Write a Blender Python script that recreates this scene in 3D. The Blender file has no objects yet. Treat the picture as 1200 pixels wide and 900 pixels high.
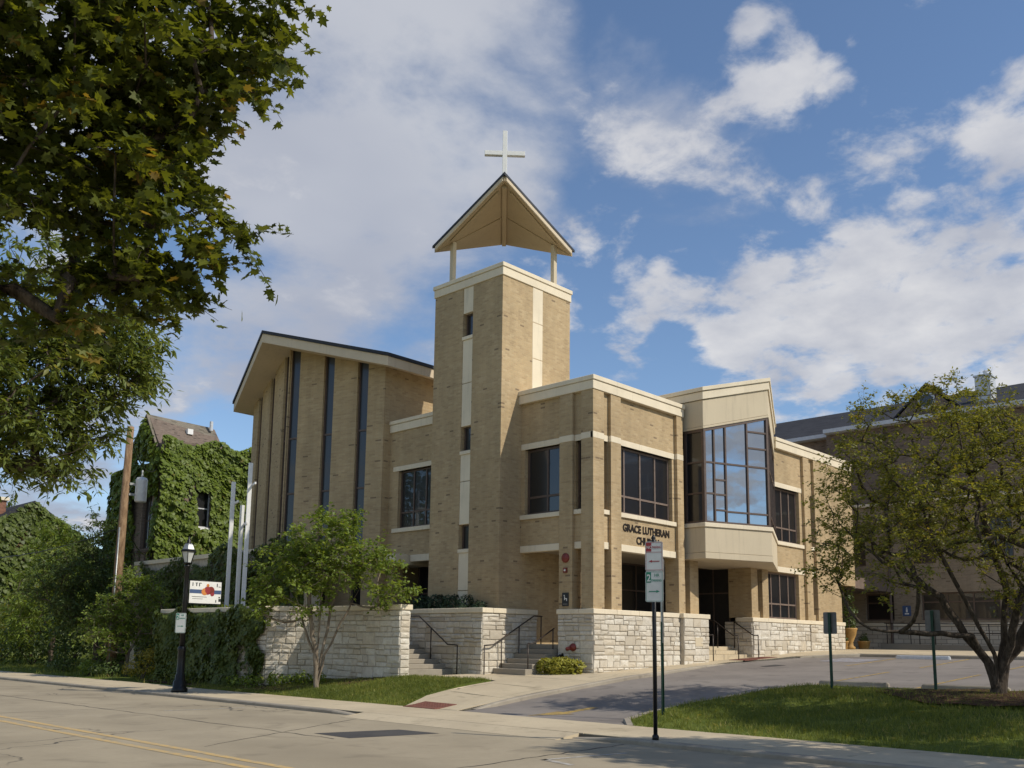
import bpy, math, random
import numpy as np
from mathutils import Matrix, Vector
SC = bpy.context.scene
COL = SC.collection
random.seed(7)
R = math.radians

# ------------------------------------------------------------------ camera
YAW, PITCH, ROLL = R(43.576), R(8.882), R(0.726)
fwd = Vector((math.cos(YAW)*math.cos(PITCH), math.sin(YAW)*math.cos(PITCH), math.sin(PITCH)))
rgt = Vector((math.sin(YAW), -math.cos(YAW), 0))
up = rgt.cross(fwd)
r2 = math.cos(ROLL)*rgt + math.sin(ROLL)*up
u2 = -math.sin(ROLL)*rgt + math.cos(ROLL)*up
cd = bpy.data.cameras.new('camera')
cam = bpy.data.objects.new('camera', cd); COL.objects.link(cam)
cam.matrix_world = Matrix(((r2.x, u2.x, -fwd.x, 0), (r2.y, u2.y, -fwd.y, 0), (r2.z, u2.z, -fwd.z, 1.6), (0, 0, 0, 1)))
cd.sensor_width = 36; cd.lens = 36*1089.4/1200; cd.shift_y = (582.68-450)/1200
cd.clip_start = 0.1; cd.clip_end = 3000
SC.camera = cam

# ------------------------------------------------------------------ sky, sun, exposure
SUNV = Vector((.333, -1, .956)).normalized()
w = bpy.data.worlds.new('World'); SC.world = w; w.use_nodes = True
nt = w.node_tree; nt.nodes.clear()
def nd(t, **k):
    n = nt.nodes.new(t)
    for a, b in k.items(): setattr(n, a, b)
    return n
def wmath(op, a, b=None, c=None, clamp=False):
    n = nd('ShaderNodeMath', operation=op, use_clamp=clamp)
    for i, x in enumerate((a, b, c)):
        if x is None: continue
        if isinstance(x, (int, float)): n.inputs[i].default_value = x
        else: nt.links.new(x, n.inputs[i])
    return n.outputs[0]
sky = nd('ShaderNodeTexSky', sky_type='NISHITA', sun_disc=False)
sky.sun_elevation = math.asin(SUNV.z); sky.sun_rotation = math.atan2(SUNV.x, SUNV.y)
sky.altitude = 200; sky.air_density = 1.0; sky.dust_density = 0.1; sky.ozone_density = 3.2
tc = nd('ShaderNodeTexCoord'); D = tc.outputs['Generated']
sx = nd('ShaderNodeSeparateXYZ'); nt.links.new(D, sx.inputs[0])
inv = wmath('DIVIDE', 1.0, wmath('ADD', wmath('MAXIMUM', sx.outputs[2], 0.0), 0.22))
pv = nd('ShaderNodeVectorMath', operation='SCALE'); nt.links.new(D, pv.inputs[0]); nt.links.new(inv, pv.inputs['Scale'])
def noise(vec, scale, detail, rough, dist=0.0, off=None):
    if off:
        a = nd('ShaderNodeVectorMath', operation='ADD'); nt.links.new(vec, a.inputs[0]); a.inputs[1].default_value = off; vec = a.outputs[0]
    n = nd('ShaderNodeTexNoise'); nt.links.new(vec, n.inputs['Vector'])
    n.inputs['Scale'].default_value = scale; n.inputs['Detail'].default_value = detail
    n.inputs['Roughness'].default_value = rough; n.inputs['Distortion'].default_value = dist
    return n.outputs[0]
P = pv.outputs[0]
fb = noise(P, 3.4, 12, .58, .15)
fb2 = noise(P, 1.3, 4, .5, 0, (4.2, 1.7, 0))
def blob(d, r):
    v = nd('ShaderNodeVectorMath', operation='DISTANCE'); nt.links.new(D, v.inputs[0]); v.inputs[1].default_value = d
    m = nd('ShaderNodeMapRange', interpolation_type='SMOOTHSTEP'); nt.links.new(v.outputs['Value'], m.inputs[0])
    m.inputs[1].default_value = r; m.inputs[2].default_value = r*.15; m.inputs[3].default_value = 0; m.inputs[4].default_value = 1
    return m.outputs[0]
# broad soft bank (left of the tower)
soft = None
for d, r, a in (((.492,.668,.559), .30, 1), ((.509,.725,.464), .27, 1), ((.625,.62,.478), .13, .75), ((.499,.805,.320), .20, .8), ((.353,.922,.161), .14, .7),
                ((.70,.50,.51), .11, .36), ((.665,.49,.565), .09, .36), ((.735,.47,.485), .08, .34), ((.79,.47,.38), .2, .32), ((.88,.3,.36), .25, .35), ((.6,.74,.3), .18, .45), ((.4,.87,.26), .16, .55), ((.2,.8,.55), .35, .8), ((.35,.45,.8), .3, .6), ((-.6,-.5,.5), .5, .9), ((.1,-.9,.3), .4, .5), ((-.8,.3,.5), .4, .6)):
    b = wmath('MULTIPLY', blob(d, r), a)
    soft = b if soft is None else wmath('MAXIMUM', soft, b)
softd = wmath('MULTIPLY', wmath('ADD', soft, wmath('MULTIPLY', wmath('SUBTRACT', fb, .5), 2.2)), 1.05, clamp=True)
sm = nd('ShaderNodeMapRange', interpolation_type='SMOOTHSTEP'); nt.links.new(softd, sm.inputs[0]); sm.inputs[1].default_value = .22; sm.inputs[2].default_value = .95
softd = wmath('MULTIPLY', sm.outputs[0], .92)
# cumulus (right)
cum = None
for d, r, a in (((.764,.365,.535), .05, .72), ((.780,.338,.526), .04, .68), ((.752,.39,.531), .04, .5), ((.84,.296,.455), .11, .85), ((.875,.235,.425), .12, 1), ((.89,.20,.41), .1, .9), ((.814,.383,.436), .05, .6), ((.857,.317,.405), .13, 1), ((.897,.255,.36), .15, 1),
                ((.822,.43,.372), .08, .8), ((.865,.365,.345), .12, 1), ((.905,.288,.312), .14, 1), ((.935,.21,.285), .16, 1), ((.786,.51,.35), .075, .85), ((.768,.553,.322), .06, .7), ((.826,.47,.31), .10, 1), ((.855,.425,.29), .11, 1), ((.845,.463,.262), .10, .9),
                ((.713,.571,.407), .04, .62), ((.738,.546,.396), .045, .6), ((.772,.509,.381), .05, .62), ((.70,.62,.35), .06, .5), ((.72,.39,.575), .03, .6), ((.775,.31,.55), .02, .5), ((.85,.19,.49), .05, .6), ((.95,.05,.3), .25, 1),
                ((.55,-.75,.3), .35, .85), ((.15,-.97,.22), .4, .9), ((-.3,-.9,.3), .35, .8), ((-.9,-.2,.25), .4, .9), ((-.4,.85,.3), .3, .7)):
    b = wmath('MULTIPLY', blob(d, r), a)
    cum = b if cum is None else wmath('MAXIMUM', cum, b)
fb3 = noise(P, 11.0, 8, .6, .3, (2.1, 5.3, 1.0))
cr = wmath('ADD', wmath('ADD', wmath('MULTIPLY', cum, .6), wmath('MULTIPLY', wmath('SUBTRACT', fb, .5), 2.5)), wmath('MULTIPLY', wmath('SUBTRACT', fb3, .5), 1.1))
cm = nd('ShaderNodeMapRange', interpolation_type='SMOOTHSTEP'); nt.links.new(cr, cm.inputs[0]); cm.inputs[1].default_value = .15; cm.inputs[2].default_value = .58
cumd = wmath('MULTIPLY', cm.outputs[0], .95)
def mixc(f, a, b):
    m = nd('ShaderNodeMix', data_type='RGBA')
    nt.links.new(f, m.inputs[0])
    for x, i in ((a, 6), (b, 7)):
        if isinstance(x, tuple): m.inputs[i].default_value = (*x, 1)
        else: nt.links.new(x, m.inputs[i])
    return m.outputs[2]
fine = noise(P, 5.5, 6, .55, 0, (9, 3, 2))
fr = nd('ShaderNodeMapRange'); nt.links.new(fine, fr.inputs[0]); fr.inputs[1].default_value = .32; fr.inputs[2].default_value = .66
sr = nd('ShaderNodeMapRange'); nt.links.new(fb2, sr.inputs[0]); sr.inputs[1].default_value = .35; sr.inputs[2].default_value = .68
SKYK = .11
softc = mixc(sr.outputs[0], (.30, .325, .40), (.47, .485, .525))
cumc = mixc(fr.outputs[0], (.37, .39, .45), (.58, .58, .595))
skm = nd('ShaderNodeMix', data_type='RGBA', blend_type='MULTIPLY'); skm.inputs[0].default_value = 1
nt.links.new(sky.outputs[0], skm.inputs[6]); skm.inputs[7].default_value = (SKYK, SKYK, SKYK, 1)
c1 = mixc(softd, skm.outputs[2], softc)
c2 = mixc(cumd, c1, cumc)
bg = nd('ShaderNodeBackground'); nt.links.new(c2, bg.inputs[0]); bg.inputs[1].default_value = 1.0
ow = nd('ShaderNodeOutputWorld'); nt.links.new(bg.outputs[0], ow.inputs[0])
w.cycles.sampling_method = 'MANUAL'; w.cycles.sample_map_resolution = 512

sl = bpy.data.lights.new('sun', 'SUN'); sl.energy = 3.0; sl.angle = R(.53); sl.color = (1, .93, .80)
sun = bpy.data.objects.new('sun', sl); COL.objects.link(sun)
sun.rotation_euler = (-SUNV).to_track_quat('-Z', 'Y').to_euler(); sun.location = (10, -20, 40)
SC.view_settings.view_transform = 'Standard'; SC.view_settings.look = 'None'
SC.view_settings.exposure = 0.32; SC.view_settings.gamma = 1
SC.cycles.use_denoising = True
SC.cycles.max_bounces = 6; SC.cycles.diffuse_bounces = 3; SC.cycles.glossy_bounces = 3; SC.cycles.transparent_max_bounces = 6; SC.cycles.transmission_bounces = 3

# ------------------------------------------------------------------ material helpers
class N:
    def __init__(s, name):
        s.m = bpy.data.materials.new(name); s.m.use_nodes = True; s.t = s.m.node_tree
        s.b = s.t.nodes['Principled BSDF']; s.out = s.t.nodes['Material Output']
    def n(s, t, **k):
        x = s.t.nodes.new(t)
        for a, b in k.items(): setattr(x, a, b)
        return x
    def l(s, a, b): s.t.links.new(a, b)
    def put(s, x, sock):
        if isinstance(x, (int, float)): sock.default_value = x
        elif isinstance(x, tuple): sock.default_value = x if len(x) == len(sock.default_value) else (*x, 1)
        else: s.l(x, sock)
    def math(s, op, a, b=None, c=None, clamp=False):
        x = s.n('ShaderNodeMath', operation=op, use_clamp=clamp)
        for i, q in enumerate((a, b, c)):
            if q is not None: s.put(q, x.inputs[i])
        return x.outputs[0]
    def mix(s, f, a, b, blend='MIX'):
        x = s.n('ShaderNodeMix', data_type='RGBA', blend_type=blend)
        s.put(f, x.inputs[0]); s.put(a, x.inputs[6]); s.put(b, x.inputs[7]); return x.outputs[2]
    def pos(s): return s.n('ShaderNodeNewGeometry').outputs['Position']
    def noise(s, scale, detail=4, rough=.55, vec=None, dist=0.0):
        x = s.n('ShaderNodeTexNoise'); s.l(vec if vec is not None else s.pos(), x.inputs['Vector'])
        x.inputs['Scale'].default_value = scale; x.inputs['Detail'].default_value = detail; x.inputs['Roughness'].default_value = rough; x.inputs['Distortion'].default_value = dist
        return x.outputs[0]
    def rng(s, v, a, b, c=0., d=1., smooth=True):
        x = s.n('ShaderNodeMapRange', interpolation_type='SMOOTHSTEP' if smooth else 'LINEAR'); s.l(v, x.inputs[0])
        for i, q in enumerate((a, b, c, d)): x.inputs[i+1].default_value = q
        return x.outputs[0]
    def bump(s, h, strength=.3, dist=.01):
        x = s.n('ShaderNodeBump'); x.inputs['Strength'].default_value = strength; x.inputs['Distance'].default_value = dist
        s.l(h, x.inputs['Height']); s.l(x.outputs[0], s.b.inputs['Normal'])
    def set(s, col=None, rough=.8, metal=0., spec=None):
        if col is not None: s.put(col, s.b.inputs['Base Color'])
        s.put(rough, s.b.inputs['Roughness']); s.b.inputs['Metallic'].default_value = metal
        if spec is not None: s.b.inputs['Specular IOR Level'].default_value = spec
        return s.m
def flat(name, col, rough=.6, metal=0., var=.12, scale=6., bump=0.):
    s = N(name); c2 = tuple(max(0, x*(1-var*2)) for x in col); c1 = tuple(min(1, x*(1+var)) for x in col)
    nz = s.noise(scale, 5, .6); c = s.mix(s.rng(nz, .3, .7), c2, c1)
    if bump: s.bump(s.noise(scale*8, 4), bump, .01)
    return s.set(c, rough, metal)
def brick_mat(name, cols, dark, darkp, mortar, bw=.203, bh=.0677, wear=.12):
    s = N(name); x = s.n('ShaderNodeSeparateXYZ'); s.l(s.pos(), x.inputs[0])
    u = s.math('ADD', x.outputs[0], x.outputs[1]); v = s.math('DIVIDE', x.outputs[2], bh)
    row = s.math('FLOOR', v); sh = s.math('MULTIPLY', s.math('MODULO', s.math('ABSOLUTE', row), 2.), .5)
    cu = s.math('ADD', s.math('DIVIDE', u, bw), sh); col = s.math('FLOOR', cu)
    cv = s.n('ShaderNodeCombineXYZ'); s.l(col, cv.inputs[0]); s.l(row, cv.inputs[1])
    wn = s.n('ShaderNodeTexWhiteNoise', noise_dimensions='2D'); s.l(cv.outputs[0], wn.inputs['Vector'])
    wn2 = s.n('ShaderNodeTexWhiteNoise', noise_dimensions='3D'); s.l(cv.outputs[0], wn2.inputs['Vector'])
    fu = s.math('FRACT', cu); fv = s.math('FRACT', v)
    m = s.math('MAXIMUM', s.math('LESS_THAN', fu, .05), s.math('LESS_THAN', fv, .15))
    ramp = s.n('ShaderNodeValToRGB'); s.l(wn.outputs['Value'], ramp.inputs[0]); e = ramp.color_ramp.elements
    e[0].position = 0; e[0].color = (*cols[0], 1); e[1].position = 1; e[1].color = (*cols[-1], 1)
    for i in range(1, len(cols)-1): q = e.new(i/(len(cols)-1)); q.color = (*cols[i], 1)
    c = s.mix(s.math('LESS_THAN', wn2.outputs['Value'], darkp), ramp.outputs[0], dark)
    c = s.mix(m, c, mortar)
    vs = s.n('ShaderNodeVectorMath', operation='MULTIPLY'); s.l(s.pos(), vs.inputs[0]); vs.inputs[1].default_value = (1.6, 1.6, .22)
    big = s.math('MULTIPLY', s.rng(s.noise(.35, 6, .6), .3, .72, 1-wear, 1+wear*.4), s.rng(s.noise(1., 6, .65, vs.outputs[0]), .3, .75, 1.06, .86))
    mm = s.n('ShaderNodeVectorMath', operation='SCALE'); s.l(c, mm.inputs[0]); s.l(big, mm.inputs['Scale'])
    gr = s.rng(s.noise(60, 3, .6), .2, .8, .88, 1.1)
    m2 = s.n('ShaderNodeVectorMath', operation='SCALE'); s.l(mm.outputs[0], m2.inputs[0]); s.l(gr, m2.inputs['Scale'])
    s.bump(s.math('SUBTRACT', s.math('MULTIPLY', wn.outputs['Value'], .35), m), .5, .006)
    return s.set(m2.outputs[0], .9, 0, .2)
MAT = {}
MAT['brick'] = brick_mat('tan_brick', [(.40,.29,.165),(.44,.32,.185),(.46,.335,.19),(.48,.352,.2),(.495,.367,.21),(.47,.345,.2),(.52,.395,.235),(.445,.328,.19)], (.25,.18,.11), .012, (.46,.37,.235))
MAT['brick_brown'] = brick_mat('brown_brick', [(.16,.12,.095),(.19,.143,.112),(.22,.165,.13),(.145,.108,.085)], (.10,.075,.06), .06, (.22,.19,.16))
MAT['brick_hall'] = brick_mat('hall_tan_brick_shaded', [(.27,.21,.145),(.31,.245,.17),(.34,.27,.19)], (.2,.15,.1), .02, (.32,.27,.2))  # darker tan: the shade on the hall's street side is put into the colour
MAT['brick_red'] = brick_mat('red_brick', [(.24,.09,.05),(.3,.12,.07),(.2,.08,.05)], (.12,.06,.04), .1, (.3,.26,.22))
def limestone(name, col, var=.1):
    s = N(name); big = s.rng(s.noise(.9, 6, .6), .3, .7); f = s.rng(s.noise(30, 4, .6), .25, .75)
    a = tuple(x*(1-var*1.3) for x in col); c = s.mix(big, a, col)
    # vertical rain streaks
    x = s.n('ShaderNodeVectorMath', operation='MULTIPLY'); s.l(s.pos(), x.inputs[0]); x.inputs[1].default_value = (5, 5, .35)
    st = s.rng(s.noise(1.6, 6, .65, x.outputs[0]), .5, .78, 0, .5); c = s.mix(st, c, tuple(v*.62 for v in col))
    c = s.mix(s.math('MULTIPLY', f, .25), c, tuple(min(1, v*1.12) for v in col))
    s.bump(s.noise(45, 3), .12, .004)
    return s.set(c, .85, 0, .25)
MAT['limestone'] = limestone('limestone', (.78,.68,.51))
MAT['panel'] = limestone('stucco_panel', (.60,.51,.365), .05)
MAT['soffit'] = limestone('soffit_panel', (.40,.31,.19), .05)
MAT['fascia'] = limestone('painted_fascia', (.64,.53,.385), .06)
s = N('ashlar_stone'); oi = s.n('ShaderNodeObjectInfo').outputs['Random']
rp = s.n('ShaderNodeValToRGB'); s.l(oi, rp.inputs[0]); e = rp.color_ramp.elements
e[0].color = (.50,.44,.345,1); e[1].color = (.70,.645,.55,1)
for p_, c_ in ((.25,(.63,.575,.48,1)), (.5,(.69,.64,.545,1)), (.68,(.58,.505,.39,1)), (.85,(.73,.69,.60,1))): q = e.new(p_); q.color = c_
c = s.mix(s.rng(s.noise(1.1, 6, .7), .5, .75, 0, .5), s.mix(s.rng(s.noise(9, 6, .65), .35, .7, 0, .55), rp.outputs[0], (.47,.41,.33)), (.36,.31,.25)); s.bump(s.noise(28, 6, .65), .7, .02); MAT['stone'] = s.set(c, .93, 0, .2)
MAT['mortar'] = flat('stone_mortar', (.50,.44,.35), .95)
s = N('texture_stone'); vo = s.n('ShaderNodeTexBrick'); x = s.n('ShaderNodeSeparateXYZ'); s.l(s.pos(), x.inputs[0]); cv = s.n('ShaderNodeCombineXYZ')
s.l(s.math('ADD', x.outputs[0], x.outputs[1]), cv.inputs[0]); s.l(x.outputs[2], cv.inputs[1]); s.l(cv.outputs[0], vo.inputs['Vector'])
for k_, v_ in (('Scale', 1.), ('Mortar Size', .012), ('Brick Width', .5), ('Row Height', .2)): vo.inputs[k_].default_value = v_
vo.inputs['Color1'].default_value = (.62,.55,.44,1); vo.inputs['Color2'].default_value = (.48,.42,.33,1); vo.inputs['Mortar'].default_value = (.2,.17,.14,1)
s.bump(s.noise(14, 5), .5, .02); MAT['stone_far'] = s.set(vo.outputs[0], .93)
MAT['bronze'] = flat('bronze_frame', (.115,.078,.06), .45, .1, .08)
MAT['bronze_sunlit'] = flat('bronze_frame_sunlit_copy', (.21,.155,.125), .5, .1, .08)  # paler copy of the bronze, with sunlight put into its colour
def glass(name, f0ior, tint, refl=(.9,.95,1.)):
    s = N(name); g = s.n('ShaderNodeBsdfGlossy'); g.inputs['Roughness'].default_value = .015; g.inputs['Color'].default_value = (*refl, 1)
    wv = s.n('ShaderNodeBump'); wv.inputs['Strength'].default_value = .03; wv.inputs['Distance'].default_value = .05; s.l(s.noise(1.2, 2), wv.inputs['Height']); s.l(wv.outputs[0], g.inputs['Normal'])
    f = s.n('ShaderNodeFresnel'); f.inputs['IOR'].default_value = f0ior
    s.set(tint, .3); mx = s.n('ShaderNodeMixShader'); s.l(f.outputs[0], mx.inputs[0]); s.l(s.b.outputs[0], mx.inputs[1]); s.l(g.outputs[0], mx.inputs[2]); s.l(mx.outputs[0], s.out.inputs[0])
    return s.m
MAT['glass'] = glass('tinted_glass', 1.5, (.012,.012,.014))
MAT['glass_bay'] = glass('reflective_glass', 4.2, (.015,.02,.026), (.84,.92,1.))
MAT['glass_grey'] = glass('grey_leaded_glass', 1.3, (.026,.028,.031))
MAT['lamp_glass'] = flat('frosted_lamp_glass', (.62,.63,.6), .25, 0, .05)
def concrete(name, c1, c2, scale=1.0, cracks=False):
    s = N(name); a = s.rng(s.noise(.5*scale, 7, .62), .3, .7); b = s.rng(s.noise(14*scale, 5, .65), .3, .75)
    c = s.mix(a, c2, c1); c = s.mix(s.math('MULTIPLY', b, .3), c, tuple(v*.72 for v in c1))
    sp = s.rng(s.noise(90, 2, .5), .62, .72, 0, .35); c = s.mix(sp, c, tuple(v*.55 for v in c1))
    stn = s.rng(s.noise(1.7*scale, 4, .5, None, .6), .55, .75, 0, .55); c = s.mix(stn, c, tuple(v*.62 for v in c2))
    if cracks:
        v = s.n('ShaderNodeTexVoronoi', feature='DISTANCE_TO_EDGE'); wv = s.n('ShaderNodeVectorMath', operation='ADD'); nz = s.n('ShaderNodeTexNoise'); s.l(s.pos(), nz.inputs['Vector']); nz.inputs['Scale'].default_value = .8; nz.inputs['Detail'].default_value = 6
        s.l(s.pos(), wv.inputs[0]); s.l(nz.outputs['Color'], wv.inputs[1]); s.l(wv.outputs[0], v.inputs['Vector']); v.inputs['Scale'].default_value = .16
        ck = s.rng(v.outputs['Distance'], .0015, .004, 1, 0); msk = s.rng(s.noise(.22, 3), .48, .6); ck = s.math('MULTIPLY', s.math('MULTIPLY', ck, msk), .85)
        c = s.mix(ck, c, (.05,.047,.042))
        tw = s.n('ShaderNodeSeparateXYZ'); s.l(s.pos(), tw.inputs[0])
        ln = s.noise(.9, 3, .5, None); lane = s.math('ABSOLUTE', s.math('SUBTRACT', s.math('MODULO', s.math('ADD', tw.outputs[0], 41.2), 3.2), 1.6))
        c = s.mix(s.math('MULTIPLY', s.rng(lane, .2, .9, .32, 0), ln), c, tuple(v_*.5 for v_ in c1))
    s.bump(s.noise(70, 3), .25, .004); return s.set(c, .9, 0, .25)
MAT['walk'] = concrete('sidewalk_concrete', (.60,.50,.345), (.49,.405,.28))
MAT['walk_dark'] = concrete('old_walk_concrete', (.36,.315,.25), (.28,.245,.195))
MAT['kerb'] = concrete('kerb_concrete', (.40,.35,.275), (.29,.25,.20), 2)
MAT['road'] = concrete('road_concrete', (.42,.352,.248), (.33,.275,.192), .6, True)
MAT['asphalt'] = concrete('lot_asphalt', (.275,.243,.215), (.20,.176,.158), .9)
MAT['patch'] = concrete('asphalt_patch', (.095,.088,.082), (.07,.066,.064), 2)
MAT['joint'] = flat('joint_dirt', (.13,.115,.09), .95)
def worn_paint(name, col, under, cover=.52):
    s = N(name); a = s.rng(s.noise(7, 7, .7), cover-.12, cover+.12); c = s.mix(a, under, col); return s.set(c, .8)
MAT['yellow'] = worn_paint('worn_yellow_paint', (.58,.39,.15), (.40,.325,.21), .47)
MAT['yellow_dark'] = worn_paint('worn_yellow_on_asphalt', (.45,.30,.08), (.12,.105,.09), .45)
MAT['white_line'] = worn_paint('worn_white_paint', (.5,.47,.42), (.31,.275,.22), .52)
MAT['blue_line'] = worn_paint('worn_blue_paint', (.32,.35,.45), (.25,.22,.2), .54)
MAT['ada'] = flat('red_tactile_pad', (.20,.075,.05), .85, 0, .12, 9, .3)
s = N('lawn_soil'); c = s.mix(s.rng(s.noise(1.1, 6, .6), .3, .7), (.10,.135,.025), (.17,.20,.04)); c = s.mix(s.rng(s.noise(22, 5, .65), .35, .75, 0, .5), c, (.07,.085,.02)); s.bump(s.noise(60, 4), .8, .03); MAT['lawn'] = s.set(c, .95, 0, .1)
s = N('mulch'); c = s.mix(s.rng(s.noise(24, 6, .7), .3, .7), (.05,.028,.017), (.17,.105,.065)); s.bump(s.noise(40, 5, .7), 1., .05); MAT['mulch'] = s.set(c, .95, 0, .1)
def leaf(name, c1, c2, c3=None, trans=.35, p3=.08, rough=.5):
    s = N(name); a = s.n('ShaderNodeAttribute', attribute_name='rnd').outputs['Fac']
    rp = s.n('ShaderNodeValToRGB'); s.l(a, rp.inputs[0]); e = rp.color_ramp.elements
    e[0].color = (*c1, 1); e[1].position = 1-p3 if c3 else 1.; e[1].color = (*c2, 1)
    if c3: q = e.new(1.); q.color = (*c3, 1)
    s.set(rp.outputs[0], rough, 0, .35)
    tr = s.n('ShaderNodeBsdfTranslucent'); tcx = s.n('ShaderNodeMix', data_type='RGBA', blend_type='MULTIPLY'); tcx.inputs[0].default_value = 1; s.l(rp.outputs[0], tcx.inputs[6]); tcx.inputs[7].default_value = (1.7, 1.5, .6, 1)
    s.l(tcx.outputs[2], tr.inputs[0]); mx = s.n('ShaderNodeMixShader'); mx.inputs[0].default_value = trans
    s.l(s.b.outputs[0], mx.inputs[1]); s.l(tr.outputs[0], mx.inputs[2]); s.l(mx.outputs[0], s.out.inputs[0]); return s.m
MAT['maple'] = leaf('maple_leaf', (.05,.07,.012), (.145,.17,.026), (.24,.17,.04), .48, .04)
MAT['ash'] = leaf('ash_leaf', (.10,.14,.035), (.21,.26,.07), (.25,.25,.08), .42)
MAT['thorn'] = leaf('small_leaf', (.11,.125,.02), (.25,.255,.05), (.33,.26,.07), .42)
MAT['dog'] = leaf('glossy_leaf', (.11,.165,.027), (.25,.33,.066), (.31,.35,.09), .42)
MAT['ivy'] = leaf('ivy_leaf', (.075,.115,.014), (.185,.24,.03), (.16,.14,.03), .25, .04)
MAT['ivy_dark'] = leaf('dark_ivy_leaf', (.055,.08,.014), (.13,.165,.03), (.12,.12,.03), .25, .04)
MAT['shrub'] = leaf('shrub_leaf', (.05,.08,.02), (.11,.155,.04), None, .25)
MAT['juniper'] = leaf('juniper_needles', (.02,.04,.018), (.05,.085,.04), None, .15)
MAT['yellow_shrub'] = leaf('yellow_green_leaf', (.15,.15,.02), (.30,.26,.04), None, .35)
MAT['lime_shrub'] = leaf('lime_green_leaf', (.20,.21,.025), (.38,.36,.06), None, .3)
MAT['grass'] = leaf('grass_blade', (.11,.145,.027), (.245,.27,.055), (.38,.32,.12), .35, .14)
def bark(name, a, b, sc=14):
    s = N(name); x = s.n('ShaderNodeVectorMath', operation='MULTIPLY'); s.l(s.pos(), x.inputs[0]); x.inputs[1].default_value = (1, 1, .25)
    nz = s.noise(sc, 6, .7, x.outputs[0]); s.bump(nz, .9, .03); return s.set(s.mix(s.rng(nz, .35, .7), a, b), .95, 0, .2)
MAT['bark'] = bark('dark_bark', (.045,.034,.026), (.14,.11,.085))
MAT['bark_light'] = bark('smooth_pale_bark', (.16,.125,.09), (.30,.25,.19), 8)
MAT['pole_wood'] = bark('weathered_pole_wood', (.17,.105,.06), (.33,.22,.13), 10)
MAT['shingle'] = brick_mat('dark_shingle', [(.035,.036,.042),(.05,.05,.056),(.043,.043,.05)], (.03,.03,.035), .1, (.03,.03,.033), .3, .11, .1)
MAT['roof_edge'] = flat('dark_roof_edge', (.028,.03,.038), .7)
MAT['shingle_tan'] = brick_mat('grey_tan_shingle', [(.19,.165,.13),(.23,.2,.155),(.2,.175,.14)], (.15,.13,.1), .1, (.16,.14,.11), .3, .11, .1)
MAT['white'] = flat('white_paint', (.80,.79,.76), .45, 0, .03)
MAT['white_metal'] = flat('white_sheet_metal', (.60,.61,.62), .4, .1, .06)
MAT['gutter'] = flat('pale_gutter', (.50,.53,.58), .45, 0, .05)
MAT['black'] = flat('black_cast_metal', (.012,.012,.013), .4, .3, .1)
MAT['rail'] = flat('dark_brown_rail', (.055,.042,.035), .45, .4, .1)
MAT['green_post'] = flat('dark_green_post', (.012,.055,.032), .5, .2, .15)
MAT['steel'] = flat('galvanised_steel', (.38,.39,.38), .45, .7, .1)
MAT['sign_back'] = flat('bare_sign_back', (.20,.19,.185), .55, .35, .12)
MAT['sign_white'] = flat('sign_face_white', (.56,.58,.57), .45, 0, .05, 3)
MAT['red'] = flat('red_enamel', (.22,.035,.025), .45, 0, .1)
MAT['green_ink'] = flat('green_sign_ink', (.01,.18,.115), .5, 0, .04)
MAT['red_ink'] = flat('red_sign_ink', (.30,.03,.04), .5, 0, .04)
MAT['dark_ink'] = flat('dark_ink', (.022,.025,.03), .6, 0, .05)
MAT['blue_ink'] = flat('blue_ink', (.05,.09,.20), .6, 0, .05)
MAT['orange_ink'] = flat('orange_ink', (.62,.22,.05), .6, 0, .08)
MAT['letter'] = flat('dark_bronze_letter', (.03,.022,.018), .5, .4, .05)
MAT['terracotta'] = flat('ochre_terracotta', (.43,.25,.075), .75, 0, .12, 5)
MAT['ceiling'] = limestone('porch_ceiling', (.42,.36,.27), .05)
MAT['unlit_interior'] = flat('dark_interior', (.02,.017,.015), .6)  # near-black fill behind openings, the shade of unlit rooms put into the colour
MAT['timber'] = flat('old_timber', (.075,.05,.035), .8)
MAT['interior_floor'] = concrete('porch_floor', (.36,.31,.24), (.3,.26,.2))

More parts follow.
